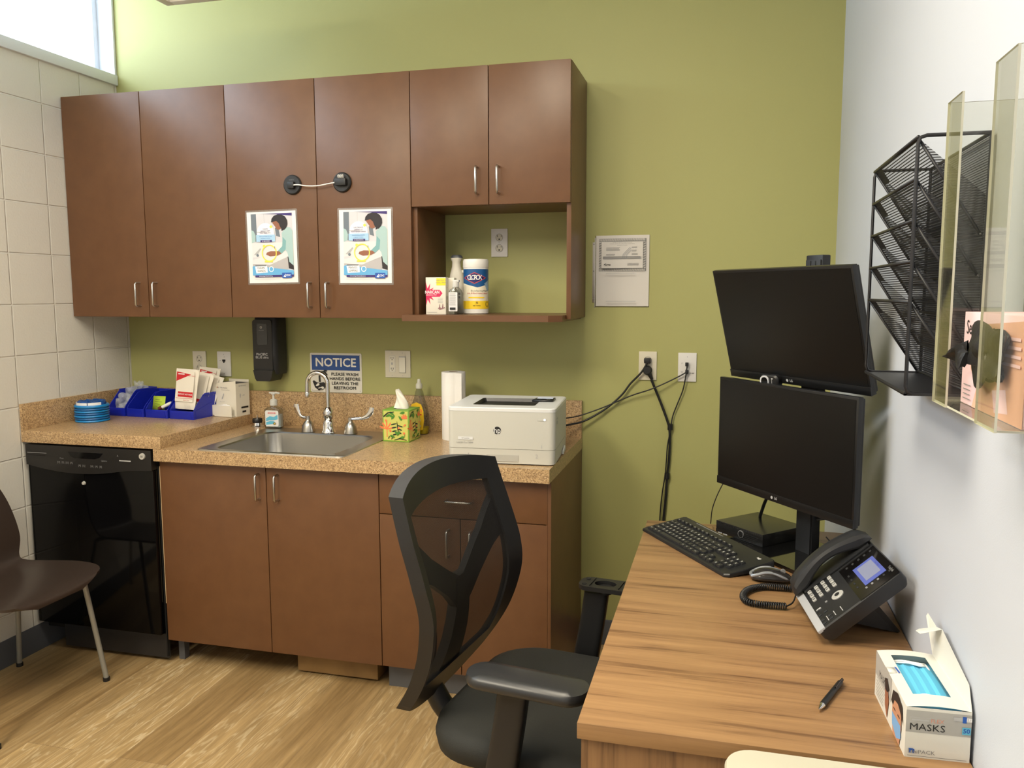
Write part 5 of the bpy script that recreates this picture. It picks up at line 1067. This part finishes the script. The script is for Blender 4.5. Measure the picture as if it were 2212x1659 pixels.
acr('bottom_panel', [(x0_+T, y0_+T, 0), (0, y0_+T, 0), (0, y1_-T, 0), (x0_+T, y1_-T, 0)], 'z', T)
acr('back_panel', [(-T-.0002, y0_+T, T), (-T-.0002, y1_-T, T), (-T-.0002, y1_-T, H), (-T-.0002, y0_+T, H)], 'x', T)
t = thing('glove_box', 'pink and tan box of black gloves inside the acrylic holder', 'box', (3.066, -2.180, 1.3175)); w, l, h = .074, .240, .121
PK = mat('glove_pink', (240, 206, 214), .5); TAN = mat('glove_tan', (226, 176, 152), .5)
b = MB(); b.box(-w/2, w/2, -l/2, l/2, 0, h, PK, .0008); p = Print(b, (-w/2-.0002, l/2, h), (0, -l, 0), (0, 0, -h), .0001)
p.poly([(.14, .35), (.30, .12), (1, .04), (1, 1), (.22, 1), (.30, .75), (.16, .60)], TAN); p.poly([(.40, .30), (.56, .28), (.56, .40), (.66, .42), (.62, .62), (.42, .60)], PK); p.poly([(.55, .75), (.75, .70), (.80, .92), (.60, .96)], PK)
p.text('Sempercare', .30, .17, .16, INK, sx=.95); p.text('Nitrile', .62, .19, .10, GREYINK); p.disc(.10, .44, .045, GREYINK); p.disc(.10, .42, .03, PK); p.rect(.06, .50, .14, .56, GREYINK); p.lines(.06, .2, .78, .05, 4, GREYINK, .01); p.lines(.7, .95, .2, .08, 4, PK, .03); p.disc(.50, .50, .20, DARK, asp=.9)
b.build('carton', t)
GLV = mat('black_glove', (22, 22, 23), .45, bump=(60, .6, .004))
t2 = thing('black_glove', 'crumpled black glove pulled out through the front of the pink box', 'glove', (3.018, -2.190, 1.352))
crumple(1, .0095, .058, .032, 21, GLV, .75, 4).build('glove_bulk', t2, (0, -.01, -.006), sharp=25)
b = MB(); R_ = []
for k in range(9): v = k/8; R_.append([(-.012-.010*v+.004*sin(5*v+a), .030+.052*v+.0*a, .034-.004*v+(.014*(1-v)+.001)*sin(a)-.008*cos(a)*(1-v)) for a in [2*pi*i/14 for i in range(14)]])
b.loft([[(q[0]+.003*cos(2*pi*i/14*2)*(1-k/8), q[1], q[2]+.004*sin(i*1.7)*(1-k/8)) for i, q in enumerate(r_)] for k, r_ in enumerate(R_)], GLV); b.build('glove_finger', t2, sharp=40)

# ================================================================== office chair
HR = (2.35, -1.42, 0); t = thing('office_chair', 'black mesh-back office chair pulled up to the desk', 'chair', HR, rad(-8))
FR = mat('chair_frame', (28, 28, 29), .42); FRT = mat('chair_frame_grey', (62, 64, 67), .38); SEAT = mat('seat_fabric', (34, 35, 32), .8, bump=(300, .35, .001)); PADM = mat('arm_pad', (44, 45, 47), .34)
PZ = [(1.02, 0), (.93, .027), (.84, .058), (.766, .078), (.72, .078), (.63, .056), (.55, .015), (.49, -.030), (.44, -.06)]
def offx(z):
    if z >= PZ[0][0]: return -.3*(z-1.02)*.9
    for (za, oa), (zb, ob) in zip(PZ, PZ[1:]):
        if zb <= z <= za: k = (z-zb)/(za-zb); return ob+(oa-ob)*k
    return PZ[-1][1]
HW = [(0, .205), (.2, .236), (.4, .256), (.6, .264), (.8, .260), (1, .250)]
def hw(s_):
    for (a, wa), (b_, wb) in zip(HW, HW[1:]):
        if a <= s_ <= b_: return wa+(wb-wa)*(s_-a)/(b_-a)
    return HW[-1][1]
def BK(u, s_, d=0):
    z = .505+.515*s_+.030*(1-u*u)*s_-.050*(1-u*u)*(1-s_)
    zs = .505+.515*s_
    ox_ = sum(offx(zs+k*.012) for k in (-3, -2, -1, 0, 1, 2, 3))/7
    return Vector((-.274+ox_-.055*(1-u*u)*(.6+.4*s_)-.02*(1-s_)*(1-u*u)*0+d, -.018+u*hw(s_), z))
def strip(pts, m, name, n=24, d0=0, th=.022, width=None):
    """band on the curved back: pts = [(u, s, half width)]"""
    P = []
    for i in range(n+1):
        k = i/n*(len(pts)-1); j = min(len(pts)-2, int(k)); f_ = k-j; P.append([pts[j][q]*(1-f_)+pts[j+1][q]*f_ for q in range(3)])
    rings = []
    for i, (u, s_, hw_) in enumerate(P):
        a_, b_ = P[max(0, i-1)], P[min(n, i+1)]; du, ds = (b_[0]-a_[0])*.25, (b_[1]-a_[1])*.5; L_ = math.hypot(du, ds) or 1; nu, ns = -ds/L_/.25, du/L_/.5
        A, B = (u+nu*hw_, s_+ns*hw_), (u-nu*hw_, s_-ns*hw_)
        cl = lambda q: (max(-1, min(1, q[0])), max(0, min(1, q[1])))
        A, B = cl(A), cl(B); rings.append([tuple(BK(A[0], A[1], d0)), tuple(BK(B[0], B[1], d0)), tuple(BK(B[0], B[1], d0-th)), tuple(BK(A[0], A[1], d0-th))])
    b = MB(); b.loft(rings, m); return b
b = MB(); ns, nu = 40, 24
G = [[b.v(BK(-.97+1.94*j/nu, .02+.95*i/ns, -.004)) for j in range(nu+1)] for i in range(ns+1)]
for i in range(ns):
    for j in range(nu): b.face([G[i][j], G[i][j+1], G[i+1][j+1], G[i+1][j]], CHMESH)
b.build('mesh_back', t)
# outer frame: one closed band
def outer(u, s_): return BK(u, s_)
N1 = 40
def ringpts(iu, is0, is1):
    out = []
    for k in range(N1): out.append((-1*(1-0)+iu, is0+(is1-is0)*k/N1))
    for k in range(N1): out.append((-1+iu+(2-2*iu)*k/N1, is1))
    for k in range(N1): out.append((1-iu, is1+(is0-is1)*k/N1))
    for k in range(N1): out.append((1-iu+(-2+2*iu)*k/N1, is0))
    return out
b = MB(); o_ = ringpts(0, 0, 1); i_ = ringpts(.19, .13, .885)
A = [b.v(BK(*q, .006)) for q in o_]; B = [b.v(BK(*q, .002)) for q in i_]; A2 = [b.v(BK(*q, -.030)) for q in o_]; B2 = [b.v(BK(*q, -.016)) for q in i_]; n = len(A)
for k in range(n):
    j = (k+1) % n; b.face([A[k], A[j], B[j], B[k]], FR); b.face([A2[j], A2[k], B2[k], B2[j]], FR); b.face([A[j], A[k], A2[k], A2[j]], FRT if N1 <= k < 2*N1 else FR); b.face([B[k], B[j], B2[j], B2[k]], FR)
b.build('back_frame', t, sharp=50)
ya_ = MB()
strip([(0, .44, .034), (.28, .53, .027), (.58, .62, .027), (.93, .73, .040)], FR, 'y', 24, -.0065, .018).build('back_brace', t)
strip([(0, .44, .034), (-.28, .53, .027), (-.58, .62, .027), (-.93, .73, .040)], FR, 'y', 24, -.0065, .018).build('back_brace', t)
strip([(0, .53, .026), (0, .40, .036), (0, .25, .048), (0, .06, .07)], FR, 'y', 24, -.006, .026).build('back_brace', t)
# seat
def sq(w_, d_, r_, z_, cx_, crown=0): return [(q[0], q[1], z_) for q in rr(w_, d_, r_, z_, 8, cx_, 0)]
b = MB(); cxs = .010
b.loft([sq(.44, .47, .10, .418, cxs), sq(.50, .52, .12, .430, cxs), sq(.515, .535, .13, .460, cxs), sq(.505, .525, .13, .482, cxs), sq(.46, .48, .12, .493, cxs), sq(.30, .32, .10, .490, cxs), sq(.10, .10, .04, .486, cxs)], SEAT); b.build('seat', t, sharp=70)
MB().box(-.19, .17, -.19, .19, .395, .4175, BLACK, .01).build('seat_pan', t)
MB().tube([(-.12, -.018, .40), (-.22, -.018, .385), (-.30, -.018, .41), (-.345, -.018, .50), (-.345, -.018, .60)], [.03, .03, .028, .026, .022], FR, 14, 5).build('back_support', t)
def arm(y, pad):
    sgn = 1 if y > 0 else -1
    b = MB(); b.loft([[(x+qx*a_, y+qy*c_, z) for qx, qy in rr2(2, 2, .5)] for x, z, a_, c_ in ((.008, .655, .033, .017), (-.002, .58, .033, .017), (-.020, .47, .034, .018), (-.028, .42, .034, .018), (-.030, .385, .030, .016))], FR); b.box(-.062, .004, min(y, y-sgn*.12), max(y, y-sgn*.12), .378, .394, FR, .004); b.build('armrest_post', t)
    if pad:
        b = MB(); c0 = .036
        b.loft([rr(.232, .060, .028, .650, 6, c0, y), rr(.262, .088, .042, .658, 6, c0, y), rr(.268, .094, .044, .668, 6, c0, y), rr(.262, .086, .040, .680, 6, c0, y), rr(.215, .050, .024, .6845, 6, c0, y)], PADM); b.build('armrest_pad', t, sharp=60)
    else:
        b = MB(); c0 = .036; pr_ = rr2(.150, .078, .028, c0, y, 6); nn = len(pr_); hole = [(c0-.004+.030*cos(2*pi*k/nn+.0), y+.022*sin(2*pi*k/nn)) for k in range(nn)]
        st = 0; hole = hole[st:]+hole[:st]
        for z_, fl in ((.672, 1), (.680, 0)):
            pass
        A = [b.v((q[0], q[1], .668)) for q in pr_]; A1 = [b.v((q[0], q[1], .680)) for q in pr_]; Bh = [b.v((q[0], q[1], .668)) for q in hole]; B1 = [b.v((q[0], q[1], .680)) for q in hole]
        for k in range(nn):
            j = (k+1) % nn; b.face([A1[k], A1[j], B1[j], B1[k]], FR); b.face([A[j], A[k], Bh[k], Bh[j]], FR); b.face([A[k], A[j], A1[j], A1[k]], FR); b.face([Bh[j], Bh[k], B1[k], B1[j]], FR)
        for sx_ in (-1, 1):
            for sy_ in (-1, 1): b.tube([(c0+sx_*.058, y+sy_*.020, .6795), (c0+sx_*.058, y+sy_*.020, .6815)], .0065, DARK, 12); b.box(c0+sx_*.040-.001, c0+sx_*.040+.001, y-.03, y+.03, .680, .683, FR)
        b.tube([(c0-.004, y, .655), (c0-.004, y, .672)], .020, BLACK, 20); b.build('armrest_bracket', t)['label'] = 'bare armrest bracket without its pad'
arm(-.300, True); arm(.290, False)
MB().tube([(0, 0, .395), (0, 0, .20), (0, 0, .10)], [.026, .026, .034], BLACK, 20).build('gas_lift', t)
for k in range(5):
    a = 2*pi*k/5+.4; b = MB(); b.tube([(0, 0, .105), (.14*cos(a), .14*sin(a), .098), (.30*cos(a), .30*sin(a), .070)], [.034, .026, .018], FR, 12); lg = b.build('leg', t)
    MB().tube([(.30*cos(a)-.012*sin(a)*s_, .30*sin(a)+.012*cos(a)*s_, .0275) for s_ in (-1.8, -.4)], .027, BLACK, 20).tube([(.30*cos(a)-.012*sin(a)*s_, .30*sin(a)+.012*cos(a)*s_, .0275) for s_ in (.4, 1.8)], .027, BLACK, 20).tube([(.30*cos(a), .30*sin(a), .03), (.30*cos(a), .30*sin(a), .075)], .008, BLACK, 10).build('caster', lg)

# ================================================================== guest chair by the block wall
t = thing('side_chair', 'dark shell side chair with grey metal legs by the block wall', 'chair', (.26, -1.035, 0)); SH = mat('chair_shell', (52, 42, 36), .33, spec=.5); LGM = mat('leg_grey', (156, 156, 148), .35, .3)
prof = [(.258, .418, .10), (.256, .428, .165), (.240, .436, .210), (.20, .442, .232), (.12, .444, .240), (.03, .440, .236), (-.04, .438, .226), (-.085, .443, .208), (-.112, .456, .198), (-.130, .484, .202), (-.142, .53, .216), (-.152, .58, .218), (-.166, .64, .212), (-.182, .70, .200), (-.198, .76, .176), (-.206, .80, .14), (-.208, .815, .08)]
P = [Vector(q) for q in prof]; P = spline(P, 3); b = MB(); rows_ = []
for i, q in enumerate(P):
    v = i/(len(P)-1); back = max(0, min(1, (v-.45)/.2)); r_ = []
    for j in range(17):
        u = -1+2*j/16; dip = .016*(u*u)*(1-back); rows_z = q.y+dip*(1 if v > .08 else v/.08); rows_x = q.x+back*.020*(u*u); r_.append((rows_x, u*q.z, rows_z))
    rows_.append(r_)
b.loft(rows_, SH, cap=False, closed=False); b.build('shell', t, solid=.009, sharp=80)
for sx_, sy_ in ((1, 1), (1, -1), (-1, 1), (-1, -1)):
    top = (.165, .205*sy_, .418) if sx_ > 0 else (-.12, .19*sy_, .422); ft = (.210, .243*sy_, .012) if sx_ > 0 else (-.215, .262*sy_, .012); mid = (top[0]-.05*sx_, .12*sy_, .428 if sx_ > 0 else .430)
    b = MB(); b.tube([mid, top, (top[0]+(ft[0]-top[0])*.12, top[1]+(ft[1]-top[1])*.12, top[2]-.045), ft], .0095, LGM, 14, 6); lg = b.build('leg', t)
    MB().tube([(ft[0], ft[1], 0), (ft[0], ft[1], .014)], .0125, BLACK, 16).build('rubber_foot', lg)
MB().box(-.13, .13, -.10, .10, .421, .428, BLACK, .003).build('seat_bracket', t)

# ------------------------------------------------------------------ cream bin whose rim shows at the bottom edge
t = thing('waste_bin', 'cream plastic bin with rounded corners in front of the desk end', 'bin', (2.925, -2.143, 0)); CR = mat('cream_plastic', (196, 192, 172), .45)
b = MB(); b.loft([rr(.30, .20, .04, 0, 6), rr(.34, .24, .05, .68, 6)], CR); b.build('body', t)
b = MB(); b.loft([rr(.375, .275, .045, .681, 8), rr(.380, .280, .045, .69, 8), rr(.380, .280, .045, .744, 8), rr(.374, .274, .043, .750, 8), rr(.20, .12, .04, .754, 8)], CR); b.build('lid', t)
